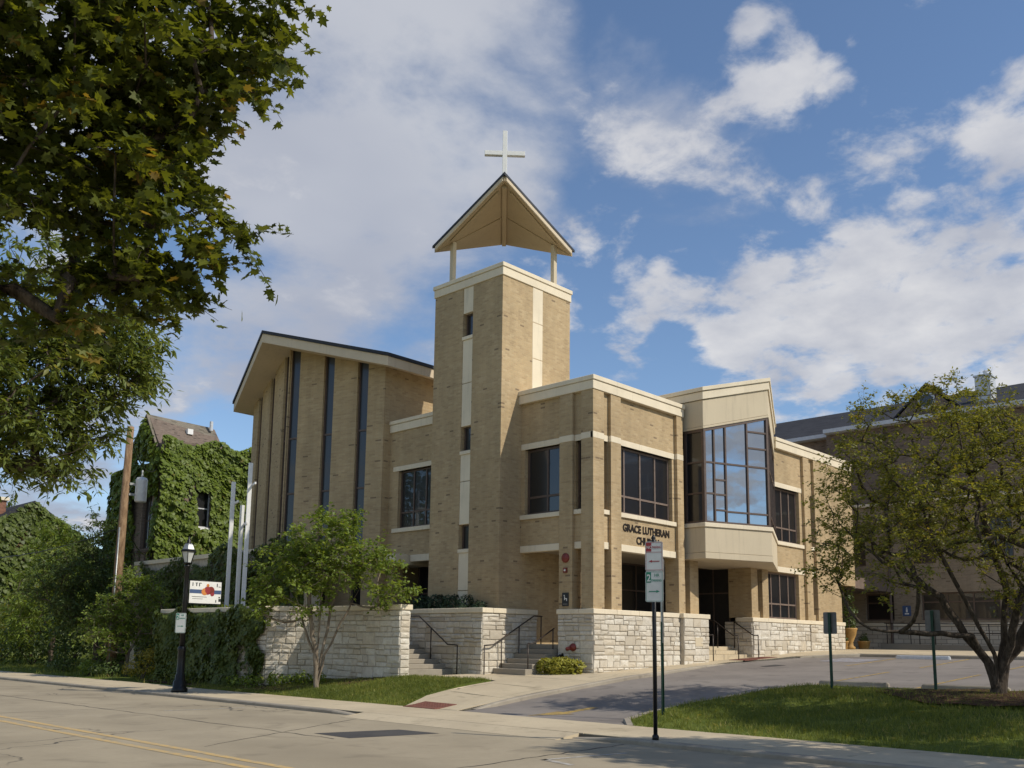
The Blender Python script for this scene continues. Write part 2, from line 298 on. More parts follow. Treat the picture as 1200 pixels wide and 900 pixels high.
# ------------------------------------------------------------------ object helpers
class MB:
    def __init__(s): s.v = []; s.f = []
    def hexa(s, p):           # 8 points: bottom loop 0-3 (ccw from above), top loop 4-7
        k = len(s.v); s.v += [tuple(q) for q in p]
        s.f += [(k+3,k+2,k+1,k), (k+4,k+5,k+6,k+7), (k,k+1,k+5,k+4), (k+1,k+2,k+6,k+5), (k+2,k+3,k+7,k+6), (k+3,k,k+4,k+7)]
        return s
    def box(s, x0, x1, y0, y1, z0, z1):
        return s.hexa([(x0,y0,z0),(x1,y0,z0),(x1,y1,z0),(x0,y1,z0),(x0,y0,z1),(x1,y0,z1),(x1,y1,z1),(x0,y1,z1)])
    def prism(s, poly, z0, z1):   # poly ccw from above; z0/z1 numbers or lists
        n = len(poly); k = len(s.v); a = z0 if isinstance(z0, (list, tuple)) else [z0]*n; b = z1 if isinstance(z1, (list, tuple)) else [z1]*n
        s.v += [(p[0],p[1],z) for p, z in zip(poly, a)] + [(p[0],p[1],z) for p, z in zip(poly, b)]
        s.f.append(tuple(k+i for i in reversed(range(n)))); s.f.append(tuple(k+n+i for i in range(n)))
        for i in range(n): j = (i+1) % n; s.f.append((k+i, k+j, k+n+j, k+n+i))
        return s
    def face(s, pts): k = len(s.v); s.v += [tuple(p) for p in pts]; s.f.append(tuple(range(k, k+len(pts)))); return s
    def tube(s, pts, rad, n=8, caps=True):
        pts = [Vector(p) for p in pts]
        if not isinstance(rad, (list, tuple)): rad = [rad]*len(pts)
        k0 = len(s.v); ref = None
        for i, p in enumerate(pts):
            d = (pts[min(i+1, len(pts)-1)] - pts[max(i-1, 0)])
            d = d.normalized() if d.length > 1e-9 else Vector((0,0,1))
            if ref is None: ref = Vector((0,0,1)) if abs(d.z) < .9 else Vector((1,0,0))
            a = d.cross(ref); a = a.normalized() if a.length > 1e-6 else Vector((1,0,0)); b = d.cross(a); ref = -b if False else ref
            for j in range(n):
                t = 2*math.pi*j/n; s.v.append(tuple(p + (a*math.cos(t) + b*math.sin(t))*rad[i]))
        for i in range(len(pts)-1):
            for j in range(n):
                q = (j+1) % n; s.f.append((k0+i*n+j, k0+i*n+q, k0+(i+1)*n+q, k0+(i+1)*n+j))
        if caps: s.f.append(tuple(k0+j for j in reversed(range(n)))); e = k0+(len(pts)-1)*n; s.f.append(tuple(e+j for j in range(n)))
        return s
    def lathe(s, x, y, prof, n=16):
        k = len(s.v)
        for r, z in prof:
            for j in range(n): t = 2*math.pi*j/n; s.v.append((x+r*math.cos(t), y+r*math.sin(t), z))
        for i in range(len(prof)-1):
            for j in range(n): q = (j+1) % n; s.f.append((k+i*n+j, k+i*n+q, k+(i+1)*n+q, k+(i+1)*n+j))
        s.f.append(tuple(k+j for j in reversed(range(n)))); e = k+(len(prof)-1)*n; s.f.append(tuple(e+j for j in range(n)))
        return s
    def ob(s, F, a0, a1, d0, d1, z0, z1):   # box in a wall frame F: a along the wall, d outwards
        z0 = z0 if isinstance(z0, tuple) else (z0, z0); z1 = z1 if isinstance(z1, tuple) else (z1, z1)
        p = lambda a, d, z: F.p(a, d, z)
        q = [p(a0,d1,z0[0]), p(a1,d1,z0[1]), p(a1,d0,z0[1]), p(a0,d0,z0[0]), p(a0,d1,z1[0]), p(a1,d1,z1[1]), p(a1,d0,z1[1]), p(a0,d0,z1[0])]
        if not F.ccw: q = [q[1],q[0],q[3],q[2],q[5],q[4],q[7],q[6]]
        return s.hexa(q)
class FR:                     # wall frame: origin, direction along the wall, outward normal
    def __init__(s, ox, oy, ux, uy, nx, ny):
        l = math.hypot(ux, uy); s.o = (ox, oy); s.u = (ux/l, uy/l); l = math.hypot(nx, ny); s.n = (nx/l, ny/l)
        s.ccw = (s.u[0]*s.n[1] - s.u[1]*s.n[0]) < 0
    def p(s, a, d, z): return (s.o[0]+s.u[0]*a+s.n[0]*d, s.o[1]+s.u[1]*a+s.n[1]*d, z)
def mesh_obj(name, me, mat, parent=None, label=None, kind=None):
    if mat is not None: me.materials.append(MAT[mat] if isinstance(mat, str) else mat)
    o = bpy.data.objects.new(name, me); COL.objects.link(o)
    if parent is not None:
        o.parent = parent; o.matrix_parent_inverse = Matrix.Translation(-Vector(parent.get('_at', (0,0,0)))) if parent.type == 'EMPTY' else Matrix.Identity(4)
    if label: o['label'] = label
    if kind: o['kind'] = kind
    return o
def build(mb, name, mat, parent=None, smooth=False, label=None, kind=None):
    me = bpy.data.meshes.new(name); me.from_pydata(mb.v, [], mb.f); me.update()
    if smooth: me.polygons.foreach_set('use_smooth', [True]*len(me.polygons))
    return mesh_obj(name, me, mat, parent, label, kind)
def thing(name, label, cat, at=(0,0,0), group=None):
    o = bpy.data.objects.new(name, None); COL.objects.link(o); o.location = at; o['_at'] = tuple(at); o.empty_display_size = .3
    o['label'] = label; o['category'] = cat
    if group: o['group'] = group
    return o
def tag(o, label, cat, group=None):
    o['label'] = label; o['category'] = cat
    if group: o['group'] = group
    return o
def struct(o): o['kind'] = 'structure'; return o
def bevel(o, wd=.01, seg=1):
    m = o.modifiers.new('bevel', 'BEVEL'); m.width = wd; m.segments = seg; m.limit_method = 'ANGLE'; return o
def text(name, body, mat, size, M4, parent=None, extrude=.01, bold=0.0, sx=1.0, align='LEFT'):
    cu = bpy.data.curves.new(name, 'FONT'); cu.body = body; cu.size = size; cu.extrude = extrude; cu.align_x = align; cu.offset = bold; cu.resolution_u = 3
    t = bpy.data.objects.new(name, cu); COL.objects.link(t); bpy.context.view_layer.update()
    me = bpy.data.meshes.new_from_object(t.evaluated_get(bpy.context.evaluated_depsgraph_get())); bpy.data.objects.remove(t)
    me.transform(Matrix.Diagonal((sx, 1, 1, 1))); me.transform(M4); me.materials.clear()
    return mesh_obj(name, me, mat, parent)

# terrain height
XN = [13.4,15.4,17.5,20.8,22.3,28.5,31.7,36.3,42,60]
YN = [-30,12,15,18,21,24.5,28,32,45]
_r0 = [0,0,.20,.52,.66,.98,1.13,1.38,1.5,1.5]
HG = np.array([_r0,_r0,[0,0,.22,.54,.68,.98,1.13,1.38,1.5,1.5],[0,0,.32,.6,.72,1.02,1.15,1.4,1.5,1.5],[0,0,.58,.64,.74,1.02,1.15,1.4,1.5,1.5],
 [0,0,.36,.6,.74,1,1.1,1.3,1.5,1.5],[0,0,.15,.3,.5,.8,1,1.2,1.5,1.5],[0,.02,.1,.2,.3,.5,.6,.8,1,1],[0,.02,.06,.1,.1,.2,.3,.4,.5,.5]])
def G(x, y):
    x = min(max(x, XN[0]), XN[-1]); y = min(max(y, YN[0]), YN[-1])
    i = 0
    while i < len(XN)-2 and x > XN[i+1]: i += 1
    j = 0
    while j < len(YN)-2 and y > YN[j+1]: j += 1
    a = (x-XN[i])/(XN[i+1]-XN[i]); b = (y-YN[j])/(YN[j+1]-YN[j])
    return float((HG[j][i]*(1-a)+HG[j][i+1]*a)*(1-b)+(HG[j+1][i]*(1-a)+HG[j+1][i+1]*a)*b)
def inpoly(x, y, P):
    c = False; n = len(P)
    for i in range(n):
        (x1, y1), (x2, y2) = P[i], P[(i+1) % n]
        if (y1 > y) != (y2 > y) and x < (x2-x1)*(y-y1)/(y2-y1)+x1: c = not c
    return c
def clip(poly, axis, val, keep_less):
    out = []
    for i in range(len(poly)):
        a, b = poly[i], poly[(i+1) % len(poly)]
        ia = (a[axis] <= val) == keep_less or a[axis] == val; ib = (b[axis] <= val) == keep_less or b[axis] == val
        if ia: out.append(a)
        if ia != ib:
            t = (val-a[axis])/(b[axis]-a[axis]); out.append(tuple(a[k]+(b[k]-a[k])*t for k in range(2)))
    return out
def sheet(poly, zf, step=.7, skirt=0.):
    """tessellate a polygon on a grid and drape it on zf"""
    mb = MB(); xs = [p[0] for p in poly]; x = min(xs)
    while x < max(xs)-1e-6:
        st = clip(clip(poly, 0, x, False), 0, x+step, True)
        if len(st) >= 3:
            y = min(p[1] for p in st); y1 = max(p[1] for p in st)
            while y < y1-1e-6:
                c = clip(clip(st, 1, y, False), 1, y+step, True)
                if len(c) >= 3: mb.face([(p[0], p[1], zf(p[0], p[1])) for p in c])
                y += step
        x += step
    if skirt:
        n = len(poly)
        for i in range(n):
            a, b = poly[i], poly[(i+1) % n]; L = math.hypot(b[0]-a[0], b[1]-a[1]); m = max(1, int(L/step))
            for k in range(m):
                p = (a[0]+(b[0]-a[0])*k/m, a[1]+(b[1]-a[1])*k/m); q = (a[0]+(b[0]-a[0])*(k+1)/m, a[1]+(b[1]-a[1])*(k+1)/m)
                zp, zq = zf(*p), zf(*q); mb.face([(p[0],p[1],zp-skirt),(q[0],q[1],zq-skirt),(q[0],q[1],zq),(p[0],p[1],zp)])
    return mb
# ------------------------------------------------------------------ foliage helpers
rs = np.random.RandomState(11)
TPL = {
 'leaf': (np.array([[0,0,0],[-.27,.45,.06],[0,1,0],[.27,.45,.06]]), [(0,3,2),(0,2,1)]),
 'narrow': (np.array([[0,0,0],[-.16,.45,.04],[0,1,-.05],[.16,.45,.04]]), [(0,3,2),(0,2,1)]),
 'blade': (np.array([[-.06,0,0],[.06,0,0],[.03,.6,.03],[.0,1,.12]]), [(0,1,2),(0,2,3)]),
 'ivy': (np.array([[0,0,0],[-.5,.15,.05],[-.38,.62,.04],[0,1,-.04],[.38,.62,.04],[.5,.15,.05]]), [(0,5,4,3),(0,3,2,1)]),
 'maple': (np.array([[0,0,0],[.30,-.06,.02],[.28,.16,.03],[.62,.18,.0],[.40,.42,.05],[.58,.72,.0],[.24,.62,.03],[.16,.78,.02],[0,1.08,-.05],
                     [-.16,.78,.02],[-.24,.62,.03],[-.58,.72,0],[-.40,.42,.05],[-.62,.18,0],[-.28,.16,.03],[-.30,-.06,.02]]), [(0,1,2,3,4,5,6,7,8),(0,8,9,10,11,12,13,14,15)]),
}
def leaf_obj(name, cen, nrm, axis, size, shape, mat, parent=None, kind=None, rnd=None, label=None):
    """one mesh of many small leaves; cen,nrm,axis (N,3), size (N,)"""
    T, Fc = TPL[shape]; n = len(cen)
    nrm = nrm/np.maximum(np.linalg.norm(nrm, axis=1, keepdims=True), 1e-6)
    ax = axis - nrm*np.sum(axis*nrm, 1, keepdims=True); ax /= np.maximum(np.linalg.norm(ax, axis=1, keepdims=True), 1e-6)
    sd = np.cross(ax, nrm)
    V = cen[:,None,:] + size[:,None,None]*(T[None,:,0:1]*sd[:,None,:] + T[None,:,1:2]*ax[:,None,:] + T[None,:,2:3]*nrm[:,None,:])
    k = len(T); V = V.reshape(-1, 3)
    loops = []; starts = []; tot = []; per = []
    for f in Fc: per += list(f)
    per = np.array(per); L = (np.arange(n)[:,None]*k + per[None,:]).reshape(-1)
    lens = np.array([len(f) for f in Fc]*n); st = np.concatenate([[0], np.cumsum(lens)[:-1]])
    me = bpy.data.meshes.new(name); me.vertices.add(len(V)); me.vertices.foreach_set('co', V.astype(np.float32).ravel())
    me.loops.add(len(L)); me.loops.foreach_set('vertex_index', L.astype(np.int32))
    me.polygons.add(len(lens)); me.polygons.foreach_set('loop_start', st.astype(np.int32)); me.polygons.foreach_set('loop_total', lens.astype(np.int32))
    me.update(calc_edges=True)
    r = rs.rand(n) if rnd is None else rnd
    at = me.attributes.new('rnd', 'FLOAT', 'POINT'); at.data.foreach_set('value', np.repeat(r, k).astype(np.float32))
    return mesh_obj(name, me, mat, parent, label, kind)
def unit(n): v = rs.normal(size=(n,3)); return v/np.linalg.norm(v, axis=1, keepdims=True)
def tree(name, label, base, limbs, spheres, ncl, nleaf, crad, lsize, lmat, bmat, shape='leaf', r0=.16, tip=.006, seed=1, group=None, shell=.55, droop=.3, power=.48, cat='tree', flat_=.6, upright=.9, twig=True):
    """limbs: polylines that start at the base; spheres: crown volume; skeleton grows from the limbs to every leaf clump"""
    global rs
    rs = np.random.RandomState(seed); t = thing(name, label, cat, base, group)
    P = [np.array(base, float)]; par = [-1]
    for li in limbs:
        prev = 0; q = np.array(base, float)
        if li and isinstance(li[0], int): prev = li[0]; q = P[prev]; li = li[1:]
        pts = [q]+[np.array(x, float) for x in li]
        for a, b in zip(pts[:-1], pts[1:]):
            m = max(1, int(np.linalg.norm(b-a)/.3))
            for k in range(1, m+1):
                P.append(a+(b-a)*k/m + rs.normal(size=3)*.02); par.append(prev); prev = len(P)-1
    S = np.array(spheres); vol = S[:,3]**2.3; vol /= vol.sum(); C = []
    for i in rs.choice(len(S), ncl, p=vol):
        d = unit(1)[0]; r = S[i,3]*(shell+(1-shell)*rs.rand()**.6); C.append(S[i,:3]+d*r*np.array([1,1,.9]))
    C = np.array(C); trunk_top = np.array(base)+np.array([0,0,.5])
    C = C[np.argsort(np.linalg.norm(C-trunk_top, axis=1))]
    ends = []
    for c in C:
        A = np.array(P); d = np.linalg.norm(A-c, axis=1) + .7*np.maximum(0, A[:,2]-c[2]+.15)
        d[:2] += 3; j = int(np.argmin(d)); a = A[j]; L = np.linalg.norm(c-a); m = max(1, int(L/.28)); prev = j
        bend = np.array([0,0,-.10*L])+rs.normal(size=3)*.06*L
        for k in range(1, m+1):
            s_ = k/m; P.append(a+(c-a)*s_+bend*math.sin(math.pi*s_)); par.append(prev); prev = len(P)-1
        ends.append(prev)
    n = len(P); wgt = np.zeros(n); kids = [[] for _ in range(n)]
    for e_ in ends: wgt[e_] += 1
    for i in range(n-1, 0, -1): wgt[par[i]] += wgt[i]; kids[par[i]].append(i)
    rad = tip*np.maximum(wgt, 1)**power; rad *= 1.0; sc = r0/max(rad[0], 1e-6)
    rad = np.where(wgt > 3, rad*(1+(sc-1)*np.minimum(1, (wgt/max(wgt[0],1))**.35)), rad)
    mb = MB(); stack = [(0, None)]
    roots = [(k, 0) for k in kids[0]]
    while roots:
        i, p = roots.pop(); ch = [p, i]
        while kids[i]:
            ks = sorted(kids[i], key=lambda q: -wgt[q])
            for o in ks[1:]: roots.append((o, i))
            i = ks[0]; ch.append(i)
        rr = [float(rad[q]) for q in ch]; rr[0] = min(rr[0], rr[1]*1.25) if p != 0 else rr[1]*1.25
        mb.tube([P[q] for q in ch], rr, 7 if rr[0] > .05 else 5, False)
    build(mb, 'trunk', bmat, t, True)
    # twigs at every clump, leaves set along the twigs
    ntw = 4; nl = max(3, nleaf//ntw); M = len(C); tdir = unit(M*ntw); tdir[:,2] = tdir[:,2]*flat_-.25*droop+.12; out = np.repeat(C-C.mean(0), ntw, 0); out /= np.maximum(np.linalg.norm(out, axis=1, keepdims=True), 1e-6)
    tdir = tdir+out*.5; tdir /= np.linalg.norm(tdir, axis=1, keepdims=True); tl = crad*(1.3+1.4*rs.rand(M*ntw)); base_ = np.repeat(C, ntw, 0)
    tip_ = base_+tdir*tl[:,None]+np.array([0,0,-1.])*(tl*.18*droop)[:,None]
    tw = MB()
    for a_, b_ in zip(base_, tip_):
        m_ = (a_+b_)/2+np.array([0,0,.08])*np.linalg.norm(b_-a_); tw.tube([a_, m_, b_], [tip*.8, tip*.6, tip*.3], 3, False)
    build(tw, 'twig', bmat, t, True, None, 'stuff')
    f_ = rs.rand(M*ntw, nl)*.95+.08; cen = base_[:,None,:]+(tip_-base_)[:,None,:]*f_[:,:,None]; cen[:,:,2] += (.32*f_*(1-f_))*tl[:,None]
    cen = cen.reshape(-1,3); N_ = len(cen); td = np.repeat(tdir, nl, 0); side = np.cross(td, np.array([0,0,1.]))*np.where(rs.rand(N_) < .5, 1, -1)[:,None]
    cen += rs.normal(size=(N_,3))*crad*.16
    ax = td*.5+side*.9+rs.normal(size=(N_,3))*.35+np.array([0,0,-droop]); nrm = np.array([0,0,upright])+rs.normal(size=(N_,3))*.55+side*.25
    rnd = np.clip(np.repeat(rs.normal(size=M)*.16+.45, ntw*nl)+rs.normal(size=N_)*.2, 0, 1)
    leaf_obj('crown', cen, nrm, ax, lsize*(.5+.8*rs.rand(N_)), shape, lmat, t, None, rnd)
    return t
def bush(name, label, base, spheres, n, lsize, lmat, shape='leaf', seed=3, cat='shrub', group=None, up_=.3, stems=5, droop=-.4):
    global rs
    rs = np.random.RandomState(seed); t = thing(name, label, cat, base, group)
    S = np.array(spheres); vol = S[:,3]**2; vol /= vol.sum(); idx = rs.choice(len(S), n, p=vol); d = unit(n)
    r = S[idx,3]*(.45+.6*rs.rand(n)**.5); cen = S[idx,:3]+d*r[:,None]*np.array([1,1,.95])
    cen += .06*np.sin(cen*9.)
    nrm = d*.9+unit(n)*.6+np.array([0,0,up_]); ax = unit(n)+np.array([0,0,-droop])+d*.4
    leaf_obj('foliage', cen, nrm, ax, lsize*(.6+.7*rs.rand(n)), shape, lmat, t)
    mb = MB()
    for k in range(stems):
        q = S[k % len(S)]; b = Vector(base); mb.tube([b+Vector((rs.normal()*.05, rs.normal()*.05, -.03)), b.lerp(Vector(q[:3]), .5)+Vector((0,0,-.05)), Vector(q[:3])], [.03,.02,.008], 5, False)
    build(mb, 'stem', 'bark', t, True); return t

# ------------------------------------------------------------------ ground, road, pavements
ASPH = [(15.4,11.45),(16.0,11.95),(17,12.05),(18.2,11.95),(20.2,11.65),(22.7,11.4),(23.2,10.9),(23.2,-25),(35.5,-25),(35.5,15.2),(33.4,16.6),(29,16.95),(23,16.25),(15.4,16.2)]
def zasph(x, y): return G(x, y)-.012-.10*min(1, max(0, (x-15.4)/1.3))*min(1, max(.12, (17.2-y)/1.1))
struct(build(MB().box(-400,400,-400,400,-1.2,-.34), 'ground', 'lawn'))
struct(build(sheet([(15.3,-30),(60,-30),(60,60),(15.3,60)], lambda x, y: G(x,y)-.19, 2.5), 'terrain', 'lawn'))
struct(build(MB().box(.5,13.2,-90,260,-.5,-.085), 'road', 'road'))
struct(build(MB().box(.3,.5,-90,260,-.5,.0), 'near_kerb', 'kerb'))
struct(build(MB().box(-3,.3,-90,260,-.5,-.004), 'near_sidewalk', 'walk'))
struct(build(MB().box(-60,-3,-90,260,-.5,-.008), 'near_lawn', 'lawn'))
struct(build(sheet(ASPH, zasph, .6), 'parking_lot', 'asphalt'))
def strip(path, wd, top, bot):
    """kerb with a rounded top edge along a polyline; left side of travel is the outside"""
    mb = MB(); pts = []
    for a, b in zip(path[:-1], path[1:]):
        L = math.hypot(b[0]-a[0], b[1]-a[1]); m = max(1, int(L/.6))
        for k in range(m): pts.append((a[0]+(b[0]-a[0])*k/m, a[1]+(b[1]-a[1])*k/m))
    pts.append(path[-1]); k0 = 0; n = len(pts)
    for i, p in enumerate(pts):
        a, b = pts[max(0,i-1)], pts[min(n-1,i+1)]; L = math.hypot(b[0]-a[0], b[1]-a[1]); nx, ny = -(b[1]-a[1])/L, (b[0]-a[0])/L
        zt = top(*p); zb = bot(*p)
        for d, z in ((0, zb), (0, zt-.025), (.025, zt), (wd, zt), (wd, zb)): mb.v.append((p[0]+nx*d, p[1]+ny*d, z))
    for i in range(n-1):
        for j in range(4): mb.f.append((i*5+j, i*5+j+1, (i+1)*5+j+1, (i+1)*5+j))
    mb.f.append((0,1,2,3,4)); mb.f.append(tuple((n-1)*5+j for j in (4,3,2,1,0))); return mb
def slabs(parent_name, poly, zf, dx, dy, mat, x0, y0, gap=.007, inside=None):
    par = struct(build(sheet(poly, lambda x, y: zf(x,y)-.014, .8, .12), parent_name, 'joint'))
    xs = [p[0] for p in poly]; ys = [p[1] for p in poly]; x = x0
    while x < max(xs):
        y = y0
        while y < max(ys):
            c = clip(clip(clip(clip(poly,0,x+gap,False),0,x+dx-gap,True),1,y+gap,False),1,y+dy-gap,True)
            if len(c) >= 3 and max(p[0] for p in c)-min(p[0] for p in c) > .05 and max(p[1] for p in c)-min(p[1] for p in c) > .05:
                h = random.uniform(-.002,.002); build(sheet(c, lambda a, b: zf(a,b)+h, 1.0, .03), 'slab', mat, par)
            y += dy
        x += dx
    return par
# pavement along the street, slab by slab
z0 = lambda x, y: G(x, y)
slabs('sidewalk', [(13.4,-24),(15.39,-24),(15.39,72),(13.4,72)], z0, 2.0, 1.6, 'walk', 13.4, -24.3)
struct(build(MB().box(13.4,15.4,72,260,-.3,0), 'far_sidewalk', 'walk'))
k1 = struct(build(strip([(13.2,-24),(13.2,11.0)], .19, lambda x,y: .0, lambda x,y: -.3), 'kerb', 'kerb'))
# strip() lays its width to the left of travel, so travel towards -y to stay on the pavement side
bpy.data.objects.remove(k1)
struct(build(strip([(13.2,11.0),(13.2,-24)], .19, lambda x,y: .0-max(0,(y-9.9)/1.1)*.07, lambda x,y: -.3), 'kerb', 'kerb'))
struct(build(strip([(13.2,260),(13.2,17.3)], .19, lambda x,y: .0-max(0,(18.4-y)/1.1)*.07, lambda x,y: -.3), 'kerb', 'kerb'))
struct(build(sheet([(12.75,11.0),(13.4,11.0),(13.4,17.3),(12.75,17.3)], lambda x,y: -.08+.076*max(0,(x-12.9)/.5), .4, .1), 'driveway_apron', 'walk'))
WALK = [(15.4,16.36),(23,16.42),(29,17.12),(33.4,16.78),(35.66,15.34),(35.66,-25),(46,-25),(46,24),(40,24),(40,18.3),(22.2,18.3),(22.2,20.7),(17.9,21.15),(19.4,19.6),(19.35,18.95),(17.6,18.65),(16.5,18.7),(15.4,18.25)]
slabs('walkway', WALK, lambda x,y: G(x,y)+.002, 1.75, 1.9, 'walk', 15.4, -25.1)
struct(build(strip([(15.9,16.2),(23,16.26),(29,16.96)], .15, lambda x,y: G(x,y)+.004-max(0,(x-27)/2)*.06-max(0,(16.6-x)/.7)*.05, lambda x,y: G(x,y)-.25), 'driveway_kerb', 'kerb'))
struct(build(strip([(33.4,16.61),(35.5,15.2),(35.5,-25)], .15, lambda x,y: G(x,y)+.006-max(0,(y-16.2)/.5)*.05, lambda x,y: G(x,y)-.25), 'lot_kerb', 'kerb'))
ISL = [(15.375,11.2),(16.05,11.8),(17,11.9),(18.2,11.8),(20.2,11.5),(22.6,11.22),(23.05,10.8),(23.05,-25),(15.375,-25)]
struct(build(strip([(23.2,-25),(23.2,10.9),(22.7,11.4),(20.2,11.65),(18.2,11.95),(17,12.05),(16.0,11.95),(15.35,11.4)], .15, lambda x,y: G(x,y)+.01-.08*min(1,max(0,(x-21.0)/1.6)), lambda x,y: G(x,y)-.25), 'island_kerb', 'kerb'))
def lawn(name, poly, n, seed, hgt=.07, lab=''):
    global rs
    zf = lambda x, y: G(x,y)-.006+(.012+.03*math.sin(x*1.3)*math.sin(y*.9))*min(1, max(0, (x-15.45)/.5))-(.09*min(1, max(0, (x-21.0)/1.6)) if name == 'lawn' else 0)
    par = struct(build(sheet(poly, zf, .7, .15), name, 'lawn')); rs = np.random.RandomState(seed); out = []
    xs = [p[0] for p in poly]; ys = [max(p[1],-4) for p in poly]; 
    while len(out) < n:
        x = rs.uniform(min(xs), max(xs)); y = rs.uniform(min(ys), max(ys))
        if inpoly(x, y, poly) and rs.rand() < .55+.45*math.sin(x*1.9+.5*math.sin(y*2.3))*math.sin(y*1.3+1.) +.25: out.append((x, y, zf(x, y)))
    cen = np.repeat(np.array(out), 3, 0); N_ = len(cen); cen[:,:2] += rs.normal(size=(N_,2))*.03
    ax = np.stack([rs.normal(size=N_)*.5, rs.normal(size=N_)*.5, np.ones(N_)], 1)
    # colour varies in broad patches
    rnd = np.clip(.38+.22*np.sin(cen[:,0]*.9+1)*np.cos(cen[:,1]*.7)+.2*np.sin(cen[:,0]*2.7+cen[:,1]*1.9)*np.sin(cen[:,1]*3.1)+rs.normal(size=N_)*.28, 0, 1)
    g = leaf_obj('grass', cen, unit(N_)*np.array([1,1,.2]), ax, hgt*(.5+rs.rand(N_)), 'blade', 'grass', None, 'stuff', rnd); g['label'] = lab; g['category'] = 'grass'; return par
lawn('lawn', ISL, 26000, 5, .08, 'mown grass on the kerbed island by the parking lot')
LAWN2 = [(15.375,18.35),(16.5,18.8),(17.6,18.75),(19.25,19.05),(19.3,19.6),(17.85,21.12),(17.5,21.12),(17.5,25.1),(16.36,26.3),(16.36,29.5),(15.375,29.5)]
lawn('church_lawn', LAWN2, 15000, 6, .07, 'bright mown grass in front of the stone garden wall')
LAWN3 = [(15.375,29.5),(16.36,29.5),(16.36,33.6),(19.2,36),(22.4,36),(22.4,46),(60,46),(60,70),(15.375,70)]
lawn('garden_lawn', LAWN3, 14000, 7, .16, 'grass around the shrubs left of the garden wall')
struct(build(MB().box(15.375,200,70,260,-.3,.03), 'far_lawn', 'lawn'))
mz = lambda x, y: G(x,y)+.03+.02*math.sin(x*7)*math.sin(y*6)
struct(build(sheet([(15.65,27.2),(15.75,25.4),(16.0,23.7),(16.7,22.5),(17.45,21.6),(17.52,21.6),(17.52,25.12),(16.39,26.32),(16.39,33.4),(15.7,33.4),(15.5,29.3)], mz, .3), 'wall_mulch_bed', 'mulch'))
cx, cy = 21.5, 6.0
struct(build(sheet([(cx+1.55*math.cos(t)*(1+.1*math.sin(3*t)), cy+2.7*math.sin(t)*(1+.08*math.sin(5*t))) for t in [2*math.pi*i/28 for i in range(28)]], lambda x, y: mz(x,y)+.03-.08*min(1,max(0,(x-21.0)/1.6)), .3), 'tree_mulch_bed', 'mulch'))
# painted markings and patches
def mark(name, poly, mat, zf, dz=.006, step=.5): return struct(build(sheet(poly, lambda x, y: zf(x,y)+dz, step), name, mat))
zr = lambda x, y: -.085
for x in (6.78, 7.15): mark('centre_line', [(x,-60),(x+.14,-60),(x+.14,160),(x,160)], 'yellow', zr, .004, 8)
mark('road_patch', [(10.18,14.6),(10.15,13.5),(11.95,13.15),(11.85,14.2)], 'patch', zr, .004)
mark('parking_mark', [(10.45,9.22),(12.1,8.93),(12.1,9.02),(10.45,9.32)], 'white_line', zr, .004)
mark('parking_mark', [(10.28,8.6),(10.40,8.6),(10.56,9.3),(10.44,9.3)], 'white_line', zr, .004)
mark('parking_mark', [(10.6,21.2),(12.6,21.0),(12.6,21.1),(10.6,21.3)], 'white_line', zr, .004)
def crack(name, pts, wd, mat='dark_ink', zz=-.0815):
    mb = MB(); n = len(pts)
    for i, p in enumerate(pts):
        a, b = pts[max(0,i-1)], pts[min(n-1,i+1)]; L = math.hypot(b[0]-a[0], b[1]-a[1]) or 1; nx, ny = -(b[1]-a[1])/L, (b[0]-a[0])/L; q = wd*random.uniform(.4,1.3)
        mb.v += [(p[0]-nx*q,p[1]-ny*q,zz),(p[0]+nx*q,p[1]+ny*q,zz)]
    mb.f = [(2*i,2*i+1,2*i+3,2*i+2) for i in range(n-1)]; return struct(build(mb, name, mat))
def wob(a, b, n, amp): return [(a[0]+(b[0]-a[0])*i/n+random.uniform(-amp,amp), a[1]+(b[1]-a[1])*i/n+random.uniform(-amp,amp)) for i in range(n+1)]
MAT['crack'] = flat('dark_crack', (.045,.042,.038), .9)
MAT['tar'] = flat('tar_seam', (.05,.047,.044), .6)
crack('road_crack', wob((9.7,30),(9.9,13.6),40,.05), .018, 'crack')
crack('road_crack', wob((7.6,13.9),(13.1,16.9),24,.03), .012, 'crack')
crack('road_crack', wob((8.6,9.4),(13.1,9.75),22,.05), .016, 'crack')
crack('road_crack', wob((8.9,8.9),(9.25,8.2),8,.03), .022, 'tar')
crack('road_crack', wob((2.6,21),(6.7,21.3),16,.03), .016, 'crack')
crack('road_joint', wob((4.2,60),(4.0,-10),60,.012), .012, 'crack')
for y in (28.5, 22.6, 4.4): crack('road_joint', wob((.6,y),(13.1,y+.1),26,.012), .01, 'crack')
mark('lane_arrow', [(15.62,14.3),(16.6,13.75),(16.6,14.0),(17.6,13.86),(17.6,14.05),(16.75,14.22),(16.8,14.42)], 'yellow_dark', zasph, .006, .3)
for y in (11.3, 8.75, 6.2, 3.65, 1.1, -1.45): mark('stall_line', [(23.6,y-.05),(28.4,y-.05),(28.4,y+.05),(23.6,y+.05)], 'yellow_dark', zasph, .006)
for y in (13.6, 11.2, 8.7, 6.2, 3.7): mark('stall_line', [(30.6,y-.05),(35.3,y-.05),(35.3,y+.05),(30.6,y+.05)], 'yellow_dark', zasph, .006)
mark('accessible_stall_mark', [(32.4,14.0),(34.2,13.8),(34.4,15.4),(32.6,15.5)], 'blue_line', zasph, .007)
mark('lot_patch', [(28.9,15.6),(29.9,15.4),(30.1,15.9),(29.1,16.1)], 'patch', zasph, .006)
